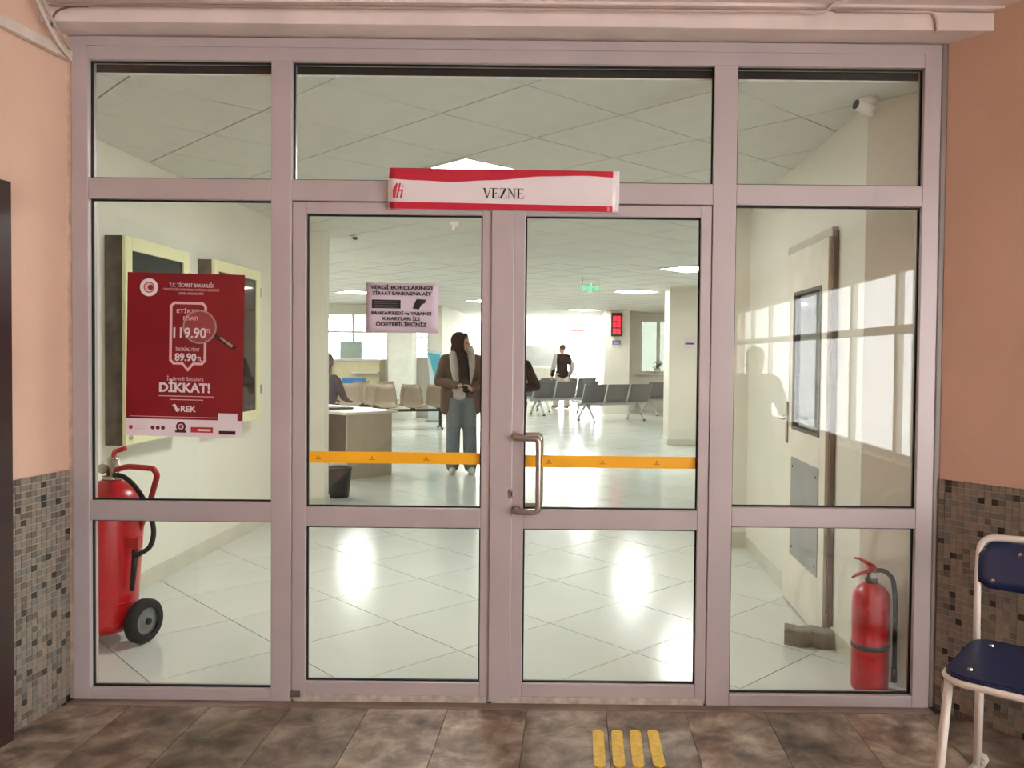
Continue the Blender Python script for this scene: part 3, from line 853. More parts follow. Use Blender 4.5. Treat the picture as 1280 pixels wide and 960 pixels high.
# ---- hand extinguisher
ep = onZ(1096, 862, 0)
ex, ey = 1.288, 0.195
ext = thing('fire_extinguisher', 'red hand fire extinguisher with black hose standing in the glass corner', 'extinguisher', (ex, ey, 0))
rr = .078
obj('cylinder_body', lathe(NB(), [(0, .0), (rr - .012, .0), (rr - .004, .006), (rr, .02), (rr, .40), (rr - .006, .425), (rr - .024, .446), (.034, .460), (.026, .464), (0, .464)], 32), RED, ext, smooth=True)
obj('band', lathe(NB(), [(rr + .0005, .185), (rr + .002, .187), (rr + .002, .205), (rr + .0005, .207)], 32), BLACK, ext, smooth=True)
obj('valve', lathe(NB(), [(0, .46), (.026, .46), (.026, .482), (.018, .486), (.018, .515), (.012, .52), (0, .52)], 16), BLACK, ext, smooth=True)
bm = NB(); bx(bm, -.016, .016, -.012, .012, .50, .535)
obj('valve_head', bm, REDTUBE, ext)
obj('carry_handle', tube(NB(), [(.01, 0, .512), (-.03, -.005, .508), (-.07, -.01, .498), (-.088, -.012, .487)], [.009, .008, .007, .005], 8), REDTUBE, ext, smooth=True)
obj('squeeze_lever', tube(NB(), [(.012, 0, .53), (-.02, -.004, .55), (-.055, -.008, .568), (-.078, -.01, .572)], [.009, .008, .006, .004], 8), REDTUBE, ext, smooth=True)
hp = fillet([(.012, 0, .515), (.05, -.01, .52), (.085, -.02, .49), (.098, -.02, .40), (.098, -.02, .08)], .05, 5)
obj('hose', tube(NB(), hp, .010, 10), BLACK, ext, smooth=True)
obj('nozzle', tube(NB(), [(.098, -.02, .10), (.098, -.02, .04)], [.012, .014], 10), BLACK, ext, smooth=True)
o = obj('gauge', lathe(NB(), [(0, 0), (.014, 0), (.014, .008), (0, .008)], 14, Matrix.Translation((0, -.012, .497)) @ Matrix.Rotation(R(90), 4, 'X')), CHROME, ext)
obj('label_patch', lathe(NB(), [(rr + .0004, .28), (rr + .0008, .281), (rr + .0008, .37), (rr + .0004, .371)], 32), M('extinguisher_label', (178, 30, 36), .3, 0, .12, 25), ext, smooth=True)

# ---- concrete paver as door stop
pv = onZ(1016, 806, 0)
outl = [(-.115, -.05), (-.06, -.05), (-.03, -.075), (.03, -.075), (.06, -.05), (.115, -.05), (.115, .05), (.06, .05), (.03, .03), (-.03, .03), (-.06, .05), (-.115, .05)]
outl = [(-.11, -.035), (-.05, -.06), (.0, -.035), (.05, -.06), (.11, -.035), (.11, .045), (.05, .02), (0, .045), (-.05, .02), (-.11, .045)]
bm = prism(NB(), outl, 0, .075)
bmesh.ops.bevel(bm, geom=[e for e in bm.edges if all(v.co.z > .07 for v in e.verts)], offset=.006, segments=1, affect='EDGES')
o = obj('paving_block', bm, M('grey_concrete', (140, 134, 120), .9, 0, .15, 30, .5, 60), None, loc=(pv.x - .004, pv.y + .01, 0))
o.scale = (1.2, 1.2, 1.1)
o.rotation_euler = (0, 0, R(-14))
tag(o, 'grey interlocking concrete paving block holding the glazed door', 'paving block')

# ---- door in the corridor side wall
da, db = onX(1031, 784, 1.27), onX(981, 735, 1.27)
y0d, y1d = da.y, db.y
DOORW = M('cream_door_paint', (228, 222, 204), .45)
DARKG = M('dark_seal', (84, 78, 70), .6)
t = thing('door_4', 'cream side door with dark edged glass, lower grille and lever handle', 'door', (1.30, y0d, 0), kind='structure')
LWd = y1d - y0d
topz = 2.03
xf, xb = -.045, -.001
gz0_, gz1_, gy0, gy1 = 1.02, 1.80, .10, LWd - .16
bz0, bz1 = .30, .86
def dbox(nm, y0_, y1_, z0_, z1_, mat, a=xf, b=xb, bev=.002): return box(nm, (a, b, y0_, y1_, z0_, z1_), mat, t, bev)
dbox('stile', 0, gy0, .01, topz, DOORW); dbox('stile', gy1, LWd, .01, topz, DOORW)
dbox('rail', gy0, gy1, .01, bz0, DOORW); dbox('rail', gy0, gy1, bz1, gz0_, DOORW); dbox('rail', gy0, gy1, gz1_, topz, DOORW)
dbox('glass_pane', gy0 + .02, gy1 - .02, gz0_ + .02, gz1_ - .02, M('dark_door_glass', (60, 62, 60), .06, 0, .05, 3), -.03, -.01)
bm = NB()
for q in ((gy0, gy0 + .02, gz0_, gz1_), (gy1 - .02, gy1, gz0_, gz1_), (gy0 + .02, gy1 - .02, gz0_, gz0_ + .02), (gy0 + .02, gy1 - .02, gz1_ - .02, gz1_)): bx(bm, xf - .004, xb, *q)
obj('glazing_bead', bm, DARKG, t)
dbox('kick_panel', gy0, gy1, bz0, bz1, M('grey_kick_panel', (150, 148, 142), .4, .2), xf - .004, xb)
for yy in (gy0 + .04, gy1 - .04):
    for zz in (bz0 + .05, bz1 - .05):
        obj('screw', lathe(NB(), [(0, 0), (.008, 0), (.006, .003), (0, .004)], 10, Matrix.Translation((xf - .004, yy, zz)) @ Matrix.Rotation(R(-90), 4, 'Y')), BLACK, t)
hd = dbox('handle_plate', LWd - .075, LWd - .035, .93, 1.17, STEEL, xf - .008, xf, .003)
obj('lever_handle', tube(NB(), fillet([(xf - .006, LWd - .055, 1.08), (xf - .05, LWd - .055, 1.08), (xf - .05, LWd - .17, 1.08)], .015), .009, 10), STEEL, hd, smooth=True)
# frame round the leaf
for q in ((-.024, -.004, 0, topz + .03), (LWd + .004, LWd + .05, 0, topz + .05), (-.004, LWd + .004, topz + .004, topz + .05)):
    dbox('door_frame', *q, M('door_edge_brown', (124, 108, 90), .5) if q[0] == -.024 else M('door_casing_grey', (186, 180, 164), .5), -.03, xb)

# ---- notice boxes on the corridor wall
FRAME_Y = M('pale_yellow_frame', (226, 222, 176), .4, 0, .03)
def notice_box(px0, px1, label):
    xfce = HL + .115
    a, b = onX(px0, 440, xfce).y, onX(px1, 440, xfce).y
    z1 = onX(px0, 297 if px0 < 200 else 323, xfce).z; z0 = onX(px0, 561 if px0 < 200 else 535, xfce).z
    z1, z0 = 2.06, .905
    t = thing('notice_box', label, 'notice box', (HL, a, z0), 0, 'notice boxes on the corridor wall')
    w_, h_ = b - a, z1 - z0
    fr = .075
    bm = NB(); bx(bm, 0.001, .095, 0, w_, 0, h_)
    obj('case', bm, M('weathered_case_side', (84, 78, 66), .6, 0, .5, 12), t)
    bm = NB()
    for q in ((0, fr, 0, h_), (w_ - fr, w_, 0, h_), (fr, w_ - fr, 0, fr), (fr, w_ - fr, h_ - fr, h_)): bx(bm, .0955, .115, *q, bev=.003)
    obj('front_frame', bm, FRAME_Y, t)
    box('front_glass', (.0955, .103, fr, w_ - fr, fr, h_ - fr), M('dark_backed_glass', (26, 28, 27), .03, 0, .1, 3), t)
    obj('lock', lathe(NB(), [(0, 0), (.014, 0), (.014, .008), (.008, .012), (0, .012)], 14, Matrix.Translation((.115, .045, .04)) @ Matrix.Rotation(R(90), 4, 'Y')), CHROME, t)
    for z in (.2, h_ - .2): box('hinge', (.096, .119, w_ - .012, w_ + .004, z, z + .07), CHROME, t)
    return t
notice_box(157, 237, 'cream framed dark glass notice box above the wheeled extinguisher')
notice_box(268, 326, 'cream framed dark glass notice box farther along the corridor wall')

# ---- wheeled extinguisher
wp = onZ(180, 803, 0)
wt = thing('wheeled_extinguisher', 'large red wheeled fire extinguisher with hose and push handle by the corridor wall', 'extinguisher', (wp.x - .225, wp.y + .03, 0), R(0))
wr = .107
tilt = Matrix.Translation((0, 0, .05)) @ Matrix.Rotation(R(4.2), 4, 'Y')
br = .155
bm = lathe(NB(), [(0, 0), (.09, .0), (br - .03, .012), (br - .004, .05), (br, .08), (br, .62), (br - .01, .67), (br - .05, .72), (.05, .74), (.04, .75), (0, .75)], 36, tilt)
obj('cylinder_body', bm, RED, wt, smooth=True)
obj('weld_ring', lathe(NB(), [(br + .0005, .16), (br + .002, .162), (br + .002, .166), (br + .0005, .168)], 36, tilt), RED, wt, smooth=True)
obj('valve_neck', lathe(NB(), [(0, .745), (.045, .745), (.045, .765), (.028, .768), (.028, .85), (.02, .86), (0, .86)], 18, tilt), CHROME, wt, smooth=True)
T = lambda x_, y_, z_: tilt @ Vector((x_, y_, z_))
obj('valve_lever', tube(NB(), fillet([T(0, 0, .855), T(.0, 0, .885), T(.03, -.02, .895), T(.07, -.03, .91)], .015), .012, 8), REDTUBE, wt, smooth=True)
obj('valve_outlet', tube(NB(), [T(-.02, 0, .80), T(-.07, -.03, .80)], .018, 10), CHROME, wt, smooth=True)
obj('gauge', lathe(NB(), [(0, 0), (.024, 0), (.024, .012), (0, .014)], 18, Matrix.Translation(T(-.03, -.03, .80)) @ Matrix.Rotation(R(70), 4, 'X')), CHROME, wt)
for s in (-1,):
    obj('push_handle', tube(NB(), fillet([T(.03, -.02, .80), T(.09, -.04, .825), T(.235, -.07, .83), T(.255, -.07, .80), T(.20, -.02, .64), T(.14, .02, .50)], .03), .014, 10), REDTUBE, wt, smooth=True)
hpts = [T(.02, -.02, .775), T(.09, -.06, .775), T(.17, -.09, .73), T(.235, -.10, .64), T(.27, -.10, .54), T(.255, -.09, .46), T(.21, -.08, .42), T(.175, -.075, .40)]
def smooth_path(pts, n=6):
    out = []
    for i in range(len(pts) - 1):
        p0 = pts[max(i - 1, 0)]; p1 = pts[i]; p2 = pts[i + 1]; p3 = pts[min(i + 2, len(pts) - 1)]
        for k in range(n):
            t_ = k / n
            out.append(.5 * ((2 * p1) + (p2 - p0) * t_ + (2 * p0 - 5 * p1 + 4 * p2 - p3) * t_ ** 2 + (3 * p1 - p0 - 3 * p2 + p3) * t_ ** 3))
    out.append(pts[-1]); return out
obj('hose', tube(NB(), smooth_path(hpts), .012, 10), BLACK, wt, smooth=True)
obj('hose_nozzle', tube(NB(), [T(.176, -.07, .43), T(.172, -.07, .23)], [.016, .011], 10), BLACK, wt, smooth=True)
obj('nozzle_clip', bx(NB(), .13, .195, -.088, -.05, .44, .49, M4=tilt), REDTUBE, wt)
wang = R(-17)
for s in (1, -1):
    c = Vector((.225 if s > 0 else -.10, -.03 if s > 0 else .30, wr))
    W4 = Matrix.Translation(c) @ Matrix.Rotation(wang, 4, 'Z') @ Matrix.Rotation(R(90), 4, 'Y')
    wh = obj('wheel', lathe(NB(), [(wr * .62, -.026), (wr - .012, -.028), (wr, -.016), (wr, .016), (wr - .012, .028), (wr * .62, .026)], 32, W4), M('black_tyre', (30, 30, 30), .8), wt, smooth=True)
    obj('wheel_rim', lathe(NB(), [(0, -.014), (wr * .3, -.016), (wr * .62, -.02), (wr * .62, .02), (wr * .5, .010), (wr * .3, .018), (.016, .024), (0, .026)], 28, W4), M('grey_rim', (128, 130, 128), .4, .4), wh, smooth=True)
    obj('wheel_hub', lathe(NB(), [(0, .02), (.016, .02), (.016, .034), (0, .036)], 14, W4), BLACK, wh)
obj('axle', tube(NB(), [(.205, -.02, wr), (.05, .06, wr + .01), (-.09, .29, wr)], .012, 8), BLACK, wt, smooth=True)
obj('axle_bracket', tube(NB(), [(.205, -.02, wr + .0), (.15, 0, .16), (.12, .0, .20)], .013, 8), BLACK, wt, smooth=True)
obj('foot', tube(NB(), [(-.10, -.06, .0), (-.08, -.04, .10)], [.02, .016], 10), BLACK, wt)

# ---- security camera on the hall ceiling
sp = onZ(1092, 121, CZ)
t = thing('security_camera', 'white ceiling security camera with dark lens near the wall corner', 'camera', (sp.x - .02, sp.y + .02, CZ - .004)); t.scale = (.78, .78, .78)
obj('base', lathe(NB(), [(0, 0), (.055, 0), (.055, -.02), (.03, -.035), (0, -.035)], 20), WHITE, t, smooth=True)
hb = obj('housing', lathe(NB(), [(0, -.06), (.028, -.06), (.032, -.05), (.032, .06), (.0, .06)], 18, Matrix.Translation((-.02, -.02, -.055)) @ Matrix.Rotation(R(-78), 4, 'Y') @ Matrix.Rotation(R(20), 4, 'X')), WHITE, t, smooth=True)
obj('lens', lathe(NB(), [(0, .0615), (.027, .0612), (.027, .064), (0, .066)], 18, Matrix.Translation((-.02, -.02, -.055)) @ Matrix.Rotation(R(-78), 4, 'Y') @ Matrix.Rotation(R(20), 4, 'X')), BLACK, hb)

# ---- lobby cables, trunking
TR = M('cable_trunking', (206, 190, 176), .5, 0, .1, 10)
bm = prism(NB(), [tuple(PL + dl * .0 + nl * .001), tuple(PL + dl * 2.2 + nl * .001), tuple(PL + dl * 2.2 + nl * .026), tuple(PL + nl * .026)], 2.585, 2.625)
o = obj('cable_trunking', bm, TR); tag(o, 'pale cable trunking running along the peach wall near the ceiling', 'trunking')
def cable(label, pts, r, mat, name='cable'):
    o = obj(name, tube(NB(), smooth_path([Vector(p) for p in pts]), r, 7), mat, None, True); return tag(o, label, 'cable')
cable('pale cable dropping diagonally from ceiling to frame corner beside the trunking', [P(44, -4, -.23), P(60, 30, -.17), P(74, 55, -.11), P(88, 73, -.03)], .007, TR)
cable('second pale cable crossing the frame corner below the ceiling', [P(52, -4, -.22), P(64, 22, -.18), P(80, 50, -.11), P(90, 62, -.03)], .006, M('cable_grey', (168, 150, 138), .6))
cable('thin dark cable curving from the lintel to the wall corner', [P(110, 8, -.175), P(84, 9, -.175), P(68, 18, -.17), P(64, 40, -.15)], .004, M('cable_dark', (90, 76, 70), .6))
o = obj('conduit_pipe', tube(NB(), fillet([P(62, 6, -.178), P(1032, 15, -.178), P(1040, 5, -.178), P(1060, 1, -.19)], .03), .006, 8), M('conduit_pink', (196, 172, 164), .5), None, True)
tag(o, 'thin painted conduit pipe running along the lintel', 'pipe')
o = obj('conduit_bend', tube(NB(), fillet([P(1045, 14, -.15), P(1165, 15, -.145), P(1171, 24, -.145), P(1171, 40, -.143)], .03), .006, 8), M('conduit_pink', (196, 172, 164), .5), None, True)
tag(o, 'short bent conduit pipe at the splayed end of the lintel', 'pipe')

# ---- blue chair in the lobby
BLUE = M('blue_plastic', (28, 40, 74), .38, 0, .08, 20)
CHW = M('white_chair_tube', (224, 212, 200), .4, 0, .05)
Cc = Vector((1.15, -.795))
bdir = Vector((.63, .78)).normalized()      # towards the backrest
sdir = Vector((bdir.y, -bdir.x))            # along the front edge
t = thing('chair', 'blue plastic chair with white metal frame beside the mosaic wall', 'chair', (Cc.x, Cc.y, 0), math.atan2(sdir.y, sdir.x))
# local: x along front edge (0.. .42), y towards back (0.. .42)
SZ = .445
def rrect(x0, x1, y0, y1, r, n=5):
    out = []
    for cx_, cy_, a0 in ((x1 - r, y1 - r, 0), (x0 + r, y1 - r, 90), (x0 + r, y0 + r, 180), (x1 - r, y0 + r, 270)):
        for k in range(n + 1):
            a = R(a0 + 90 * k / n); out.append((cx_ + r * math.cos(a), cy_ + r * math.sin(a)))
    return out
ol = rrect(0, .42, 0, .42, .07)
ol = [(x_ + (.0 if True else 0), y_ - .02 * math.sin(max(0, min(1, x_ / .42)) * math.pi) * (1 if y_ < .1 else 0)) for x_, y_ in ol]
bm = prism(NB(), ol, SZ - .004, SZ + .012)
bmesh.ops.bevel(bm, geom=[e for e in bm.edges if all(v.co.z > SZ + .01 for v in e.verts)], offset=.005, segments=2, affect='EDGES')
seat = obj('seat', bm, BLUE, t)
for q in ((.07, .07), (.35, .07), (.07, .35), (.35, .35)):
    obj('seat_screw', lathe(NB(), [(0, .006), (.007, .005), (.009, 0)], 12, Matrix.Translation((q[0], q[1], SZ + .012))), CHROME, seat)
obj('seat_frame', tube(NB(), [Vector((x_, y_, SZ - .012)) for x_, y_ in ol + ol[:1]], .011, 8), CHW, t, smooth=True)
ang_b = R(10)
def bp(u, v): return Vector((u, .40 + v * math.sin(ang_b) + .02 * (1 - ((u - .21) / .21) ** 2), SZ + v * math.cos(ang_b)))
bo = rrect(.0, .42, .19, .37, .06)
bm = NB()
g = []
for i in range(13):
    u = .42 * i / 12
    ins = 0
    e = min(u, .42 - u)
    if e < .06: ins = .06 - math.sqrt(max(0, .06 ** 2 - (.06 - e) ** 2))
    g.append([bp(u, .185 + ins * .4 + (.165 - ins * 1.2) * j / 5) for j in range(6)])
backo = obj('backrest', sheet(NB(), g, .012), BLUE, t, smooth=True)
for u, v in ((.05, .215), (.37, .215), (.13, .315), (.29, .315)):
    q = bp(u, v); obj('back_screw', lathe(NB(), [(0, .008), (.007, .006), (.009, 0)], 12, Matrix.Translation(q + Vector((0, -.002, 0))) @ Matrix.Rotation(R(90) , 4, 'X')), CHROME, backo)
fr_pts = fillet([Vector((.012, .40, SZ - .012)), bp(.0, .20) + Vector((0, .012, 0)), bp(.0, .36) + Vector((0, .012, 0)), bp(.21, .367) + Vector((0, .012, 0)), bp(.42, .36) + Vector((0, .012, 0)), bp(.42, .20) + Vector((0, .012, 0)), Vector((.408, .40, SZ - .012))], .055, 6)
obj('back_frame', tube(NB(), fr_pts, .012, 8), CHW, t, smooth=True)
for q, f_ in (((.02, .03), (.0, -.02)), ((.40, .03), (.42, -.02)), ((.03, .38), (.03, .37)), ((.39, .38), (.39, .37))):
    obj('leg', tube(NB(), [(q[0], q[1], SZ - .012), (f_[0], f_[1], 0.03)], .0145, 8), CHW, t, smooth=True)
for xx, x2 in ((.0, .03), (.42, .39)):
    obj('floor_runner', tube(NB(), [(xx, -.035, .017), (x2, .43, .017)], .017, 8), CHW, t, smooth=True)
    obj('runner_foot', tube(NB(), [(x2, .41, .02), (x2, .45, .02)], .02, 8), CHW, t)

# ================================================================== HALL FURNITURE
# ---- desk
p0 = onZ(434, 600, 0); p1 = onZ(489.5, 593.5, 0)
LAM = M('greige_laminate', (176, 163, 143), .45, 0, .05, 8)
LAMT = M('pale_desk_top', (220, 212, 200), .3)
dv = p1 - p0; da_ = math.atan2(dv.y, dv.x); dw = dv.length
dt = thing('desk', 'greige laminate desk with pale top beside the pilaster', 'desk', (p0.x, p0.y, 0), da_)
box('desk_top', (-.06, dw + .05, -.05, 1.45, .735, .765), LAMT, dt, bev=.006)
box('end_panel', (0, dw, 0.0, .03, 0.0, .735), LAM, dt)
box('end_panel', (0, dw, 1.37, 1.40, 0.0, .735), LAM, dt)
box('modesty_panel', (dw * .55, dw * .58, .03, 1.37, .2, .735), M('dark_laminate', (104, 94, 82), .5), dt)
box('drawer_unit', (.05, dw * .52, .95, 1.36, .08, .70), M('dark_laminate', (104, 94, 82), .5), dt)
lp = dt.matrix_basis @ Vector((.2, .55, 0)) 
o = thing('laptop', 'dark closed laptop lying on the pale desk top', 'laptop', (lp.x, lp.y, .767), da_ - R(20))
box('base', (-.17, .17, -.12, .12, 0.002, .014), M('laptop_grey', (84, 86, 92), .4), o, bev=.003)
box('lid', (-.17, .17, -.12, .12, .015, .024), M('laptop_lid', (60, 62, 68), .35, .3), o, bev=.003)
lp = dt.matrix_basis @ Vector((dw - .15, .35, 0))
o = thing('paper_stack', 'loose white paper sheets lying on the desk beside the laptop', 'paper', (lp.x, lp.y, .767), R(25))
for k in range(4): box('sheet', (-.105 + k * .004, .105 + k * .004, -.148, .148, .0015 * k, .0015 * k + .0012), LAMT, o)
# bin
bp_ = onZ(416, 624, 0)
t = thing('waste_bin', 'black plastic waste bin on the floor beside the pilaster', 'bin', (bp_.x + .02, bp_.y + .13, 0))
obj('bin_body', lathe(NB(), [(0, 0), (.095, 0), (.10, .01), (.125, .27), (.128, .285), (.118, .285), (.092, .02), (0, .02)], 24), BLACK, t, smooth=True)
obj('bin_rim', lathe(NB(), [(.118, .283), (.133, .283), (.133, .30), (.118, .30), (.118, .283)], 24), BLACK, t, smooth=True)
# ---- shell chairs on beams
SHELL = M('beige_shell', (130, 117, 97), .5, 0, .05, 10); SHELL2 = M('ochre_shell', (196, 176, 130), .5)
DKM = M('dark_steel_leg', (52, 54, 58), .4, .5)
def shell_sheet():
    prof = [(-.24, .42), (-.20, .44), (-.08, .43), (.06, .425), (.14, .44), (.19, .50), (.23, .62), (.26, .74), (.28, .84)]
    n = 10; g = []
    for i in range(n + 1):
        s = -1 + 2 * i / n; row = []
        for k, (y_, z_) in enumerate(prof):
            tt = k / (len(prof) - 1)
            wd = .225 * (1 - .12 * max(0, tt - .55) / .45)
            if k >= len(prof) - 2: wd *= (.94 if k == len(prof) - 2 else .78)
            if k == 0: wd *= .9
            lift = .05 * abs(s) ** 3 * (1 if k < 4 else .3)
            row.append(Vector((s * wd, y_ - (.05 * abs(s) ** 2.5 if k > 4 else 0), z_ + lift)))
        g.append(row)
    return sheet(NB(), g, .012)
SH = None
def seat_row(n, label, loc, rot, mats):
    global SH
    t = thing('seat_row', label, 'seating', loc, rot, 'beige waiting seats in rows')
    w_ = .50
    for k in range(n):
        if SH is None:
            s_ = obj('shell', shell_sheet(), SHELL, t, smooth=True); SH = s_.data
        else:
            s_ = bpy.data.objects.new('shell', SH); link(s_, t)
        s_.location = ((k - (n - 1) / 2) * w_, 0, 0)
    L_ = n * w_ / 2
    box('beam', (-L_, L_, -.03, .03, .33, .38), DKM, t)
    for x_ in (-L_ + .22, L_ - .22):
        box('leg_post', (x_ - .025, x_ + .025, -.02, .02, .03, .335), DKM, t)
        obj('foot_bar', tube(NB(), fillet([(x_, -.25, .012), (x_, -.15, .02), (x_, 0, .06), (x_, .15, .02), (x_, .25, .012)], .05), .018, 8), DKM, t, smooth=True)
        for k in range(n):
            pass
    for k in range(n): box('seat_bracket', ((k - (n - 1) / 2) * w_ - .04, (k - (n - 1) / 2) * w_ + .04, -.08, .08, .38, .43), DKM, t)
    return t
def G2(px, D): 
    """floor point seen at column px, D metres in front of the camera"""
    d = ray(px, 500); k = D / d.y
    return (CAMLOC.x + d.x * k, CAMLOC.y + D, 0)
seat_row(3, 'row of three beige shell seats beside the desk, nearest the woman', G2(516, 15.9), R(20), None)
seat_row(3, 'row of beige shell seats directly behind the desk laptop', G2(437, 16.15), R(20), None)
seat_row(2, 'short row of beige shell seats behind the other rows before the counter', G2(468, 17.25), R(20), None)
t = seat_row(2, 'beige shell seats half hidden by the pilaster before the counter', G2(393, 17.2), R(20), None)

# ---- counter
cp = G2(452, 18.95)
t = thing('service_counter', 'cream service counter below the bright office window', 'counter', (cp[0], cp[1], 0))
CNT = M('counter_cream', (228, 220, 178), .5)
box('counter_body', (-.62, .45, -.2, .3, 0, 1.26), CNT, t); box('counter_top', (-.68, .5, -.26, .34, 1.26, 1.31), WHITE, t, bev=.01)
box('counter_ledge', (-.15, .45, -.36, -.2, .98, 1.02), WHITE, t); box('side_post', (-.70, -.62, -.3, .3, 0, 1.3), M('counter_brown', (150, 132, 104), .5), t)
box('glass_screen', (-.50, .0, .0, .02, 1.312, 1.70), M('greenish_screen', (176, 200, 192), .2), t)
o = box('blue_crate', (0, .45, 0, .3, 0, .28), M('crate_blue', (36, 124, 196), .5), None, bev=.02)
cpp = G2(441, 18.25); o.location = (cpp[0] - .2, cpp[1] - .15, .62)
tag(o, 'bright blue plastic crate on the low stand before the cream counter', 'crate')
o = thing('crate_stand', 'low cream stand carrying the blue crate', 'stand', (cpp[0], cpp[1], 0))
box('stand_top', (-.25, .30, -.18, .2, .58, .62), CNT, o)
for xx in (-.22, .25):
    for yy in (-.15, .16): box('leg', (xx, xx + .04, yy, yy + .04, 0, .58), CNT, o)
# white column and grey cabinet
ca_, cb_ = G2(485, 18.2), G2(515, 18.2)
o = box('column_white', (ca_[0], cb_[0], ca_[1], ca_[1] + .5, 0, CZ + .1), M('white_column_paint', (236, 238, 226), .5), None)
struct(o, 'white square column beside the cream counter', 'column')
a_, b_ = G2(516, 18.7), G2(536, 18.7)
t = thing('grey_cabinet', 'tall grey metal cabinet beside the white column', 'cabinet', (a_[0], a_[1], 0))
box('cabinet_body', (0, b_[0] - a_[0], 0, .4, 0, 1.35), M('cabinet_grey', (150, 148, 138), .5), t)
box('cabinet_door', (.015, (b_[0] - a_[0]) - .015, -.015, 0, .05, 1.32), M('cabinet_grey', (150, 148, 138), .5), t)
box('handle', (.03, .05, -.03, -.015, .65, .8), CHROME, t)
a_ = G2(543, 17.6)
t = thing('banner_stand', 'white and teal tapered banner stand beside the grey cabinet', 'banner', a_)
pr = [(-.14, 0), (.12, 0), (.10, .80), (.15, 1.48), (-.17, 1.55), (-.10, .85)]
obj('banner_panel', prism(NB(), pr, 0, .05, 'y'), M('banner_pale', (190, 206, 208), .5), t)
obj('teal_print', prism(NB(), [(-.14, 1.47), (.12, 1.42), (.05, .98), (.0, .95)], -.006, -.001, 'y'), M('teal_print', (60, 168, 190), .5), t)
box('foot', (-.18, .16, -.1, .16, 0, .03), CHROME, t)

# ---- steel benches (three seats on a beam, seen from behind)
def make_bench(label):
    t = thing('steel_bench', label, 'bench', (0, 0, 0), 0, 'perforated steel benches in the waiting hall')
    w_ = .60
    for k in range(3):
        xx = (k - 1) * w_
        prof = [(-.26, .44), (-.22, .455), (-.05, .43), (.12, .415), (.17, .43), (.20, .50), (.27, .70), (.30, .80), (.325, .815)]
        g = [[Vector((xx + s * (w_ / 2 - .025), y_, z_)) for y_, z_ in prof] for s in (-1, -.5, 0, .5, 1)]
        s_ = obj('seat', sheet(NB(), g, .01), GREYMET, t, smooth=True)
        for s in (-1, 1):
            obj('seat_edge', tube(NB(), [Vector((xx + s * (w_ / 2 - .02), y_, z_)) for y_, z_ in prof], .011, 6), LIGHTMET, s_, smooth=True)
    box('beam', (-.86, .86, -.02, .05, .34, .40), LIGHTMET, t)
    for x_ in (-.66, .66):
        obj('leg', tube(NB(), smooth_path([Vector(q) for q in ((x_, .02, .37), (x_, -.08, .30), (x_, -.22, .16), (x_, -.31, .02))], 4), [.03] * 6 + [.022] * 7, 8), LIGHTMET, t, smooth=True)
        obj('leg', tube(NB(), smooth_path([Vector(q) for q in ((x_, .02, .37), (x_, .12, .30), (x_, .26, .16), (x_, .35, .02))], 4), [.03] * 6 + [.022] * 7, 8), LIGHTMET, t, smooth=True)
        for y_ in (-.31, .35): obj('foot_pad', lathe(NB(), [(0, 0), (.032, 0), (.032, .025), (0, .03)], 10, Matrix.Translation((x_, y_, 0))), BLACK, t)
    for x_ in (-.88, -.30, .30, .88):
        obj('seat_bracket', tube(NB(), [(x_, -.2, .43), (x_, .0, .39), (x_, .17, .41)], .012, 6), LIGHTMET, t, smooth=True)
    return t
ROTB = R(180 + 31)
b0 = make_bench('steel bench of three seats standing in front of the other benches')
b0.location = G2(764, 18.5); b0.rotation_euler = (0, 0, ROTB)
dup(b0, G2(701, 20.3), ROTB, 'steel bench beside the person in black, behind the front bench')
dup(b0, G2(838, 20.6), ROTB, 'steel bench half hidden behind the broad pale column')
dup(b0, G2(650, 21.0), ROTB, 'steel bench half hidden by the person in black')
dup(b0, G2(704, 23.2), ROTB, 'steel bench in the rearmost row before the bright entrance')

# ---- display and blue notice on the pier
a_ = P(764, 391, YD); b_ = P(777.5, 420.5, YD)
t = thing('number_display', 'black queue number display with glowing red digits on the cream pier', 'display', (a_.x, YD, b_.z))
w_, h_ = b_.x - a_.x, a_.z - b_.z
box('case', (0, w_, -.08, -.001, 0, h_), BLACK, t, bev=.008)
LEDR = M('red_led', (255, 30, 70), .4, emit=.9)
for k in range(3):
    z_ = h_ * (.12 + .27 * k)
    for q in range(2):
        x_ = w_ * (.16 + .38 * q)
        bm = NB(); a = w_ * .27; bb = h_ * .19; th = w_ * .07
        for r_ in ((0, a, 0, th), (0, a, bb - th, bb), (0, a, bb / 2 - th / 2, bb / 2 + th / 2), (a - th, a, 0, bb)) + (((0, th, 0, bb),) if (k + q) % 2 else ()): bx(bm, x_ + r_[0], x_ + r_[1], -.086, -.081, z_ + r_[2], z_ + r_[3])
        obj('digit', bm, LEDR, t)
for k in range(3):
    box('digit_field', (w_ * .1, w_ * .92, -.0815, -.0802, h_ * (.10 + .27 * k), h_ * (.10 + .27 * k) + h_ * .23), M('red_led_field', (60, 6, 16), .4, emit=.05), t)
a_ = P(765, 425, YD); b_ = P(776, 433.5, YD)
t = thing('wall_notice', 'small blue and white notice below the number display', 'notice', (a_.x, YD, b_.z))
box('card', (0, b_.x - a_.x, -.012, -.001, 0, a_.z - b_.z), PWH, t); box('blue_field', (.01, b_.x - a_.x - .01, -.014, -.0125, (a_.z - b_.z) * .3, (a_.z - b_.z) * .95), M('notice_blue', (40, 80, 150), .5), t)
for k in range(3): box('white_line', (.03, b_.x - a_.x - .03, -.0155, -.0145, (a_.z - b_.z) * (.42 + .16 * k), (a_.z - b_.z) * (.48 + .16 * k)), PWH, t)
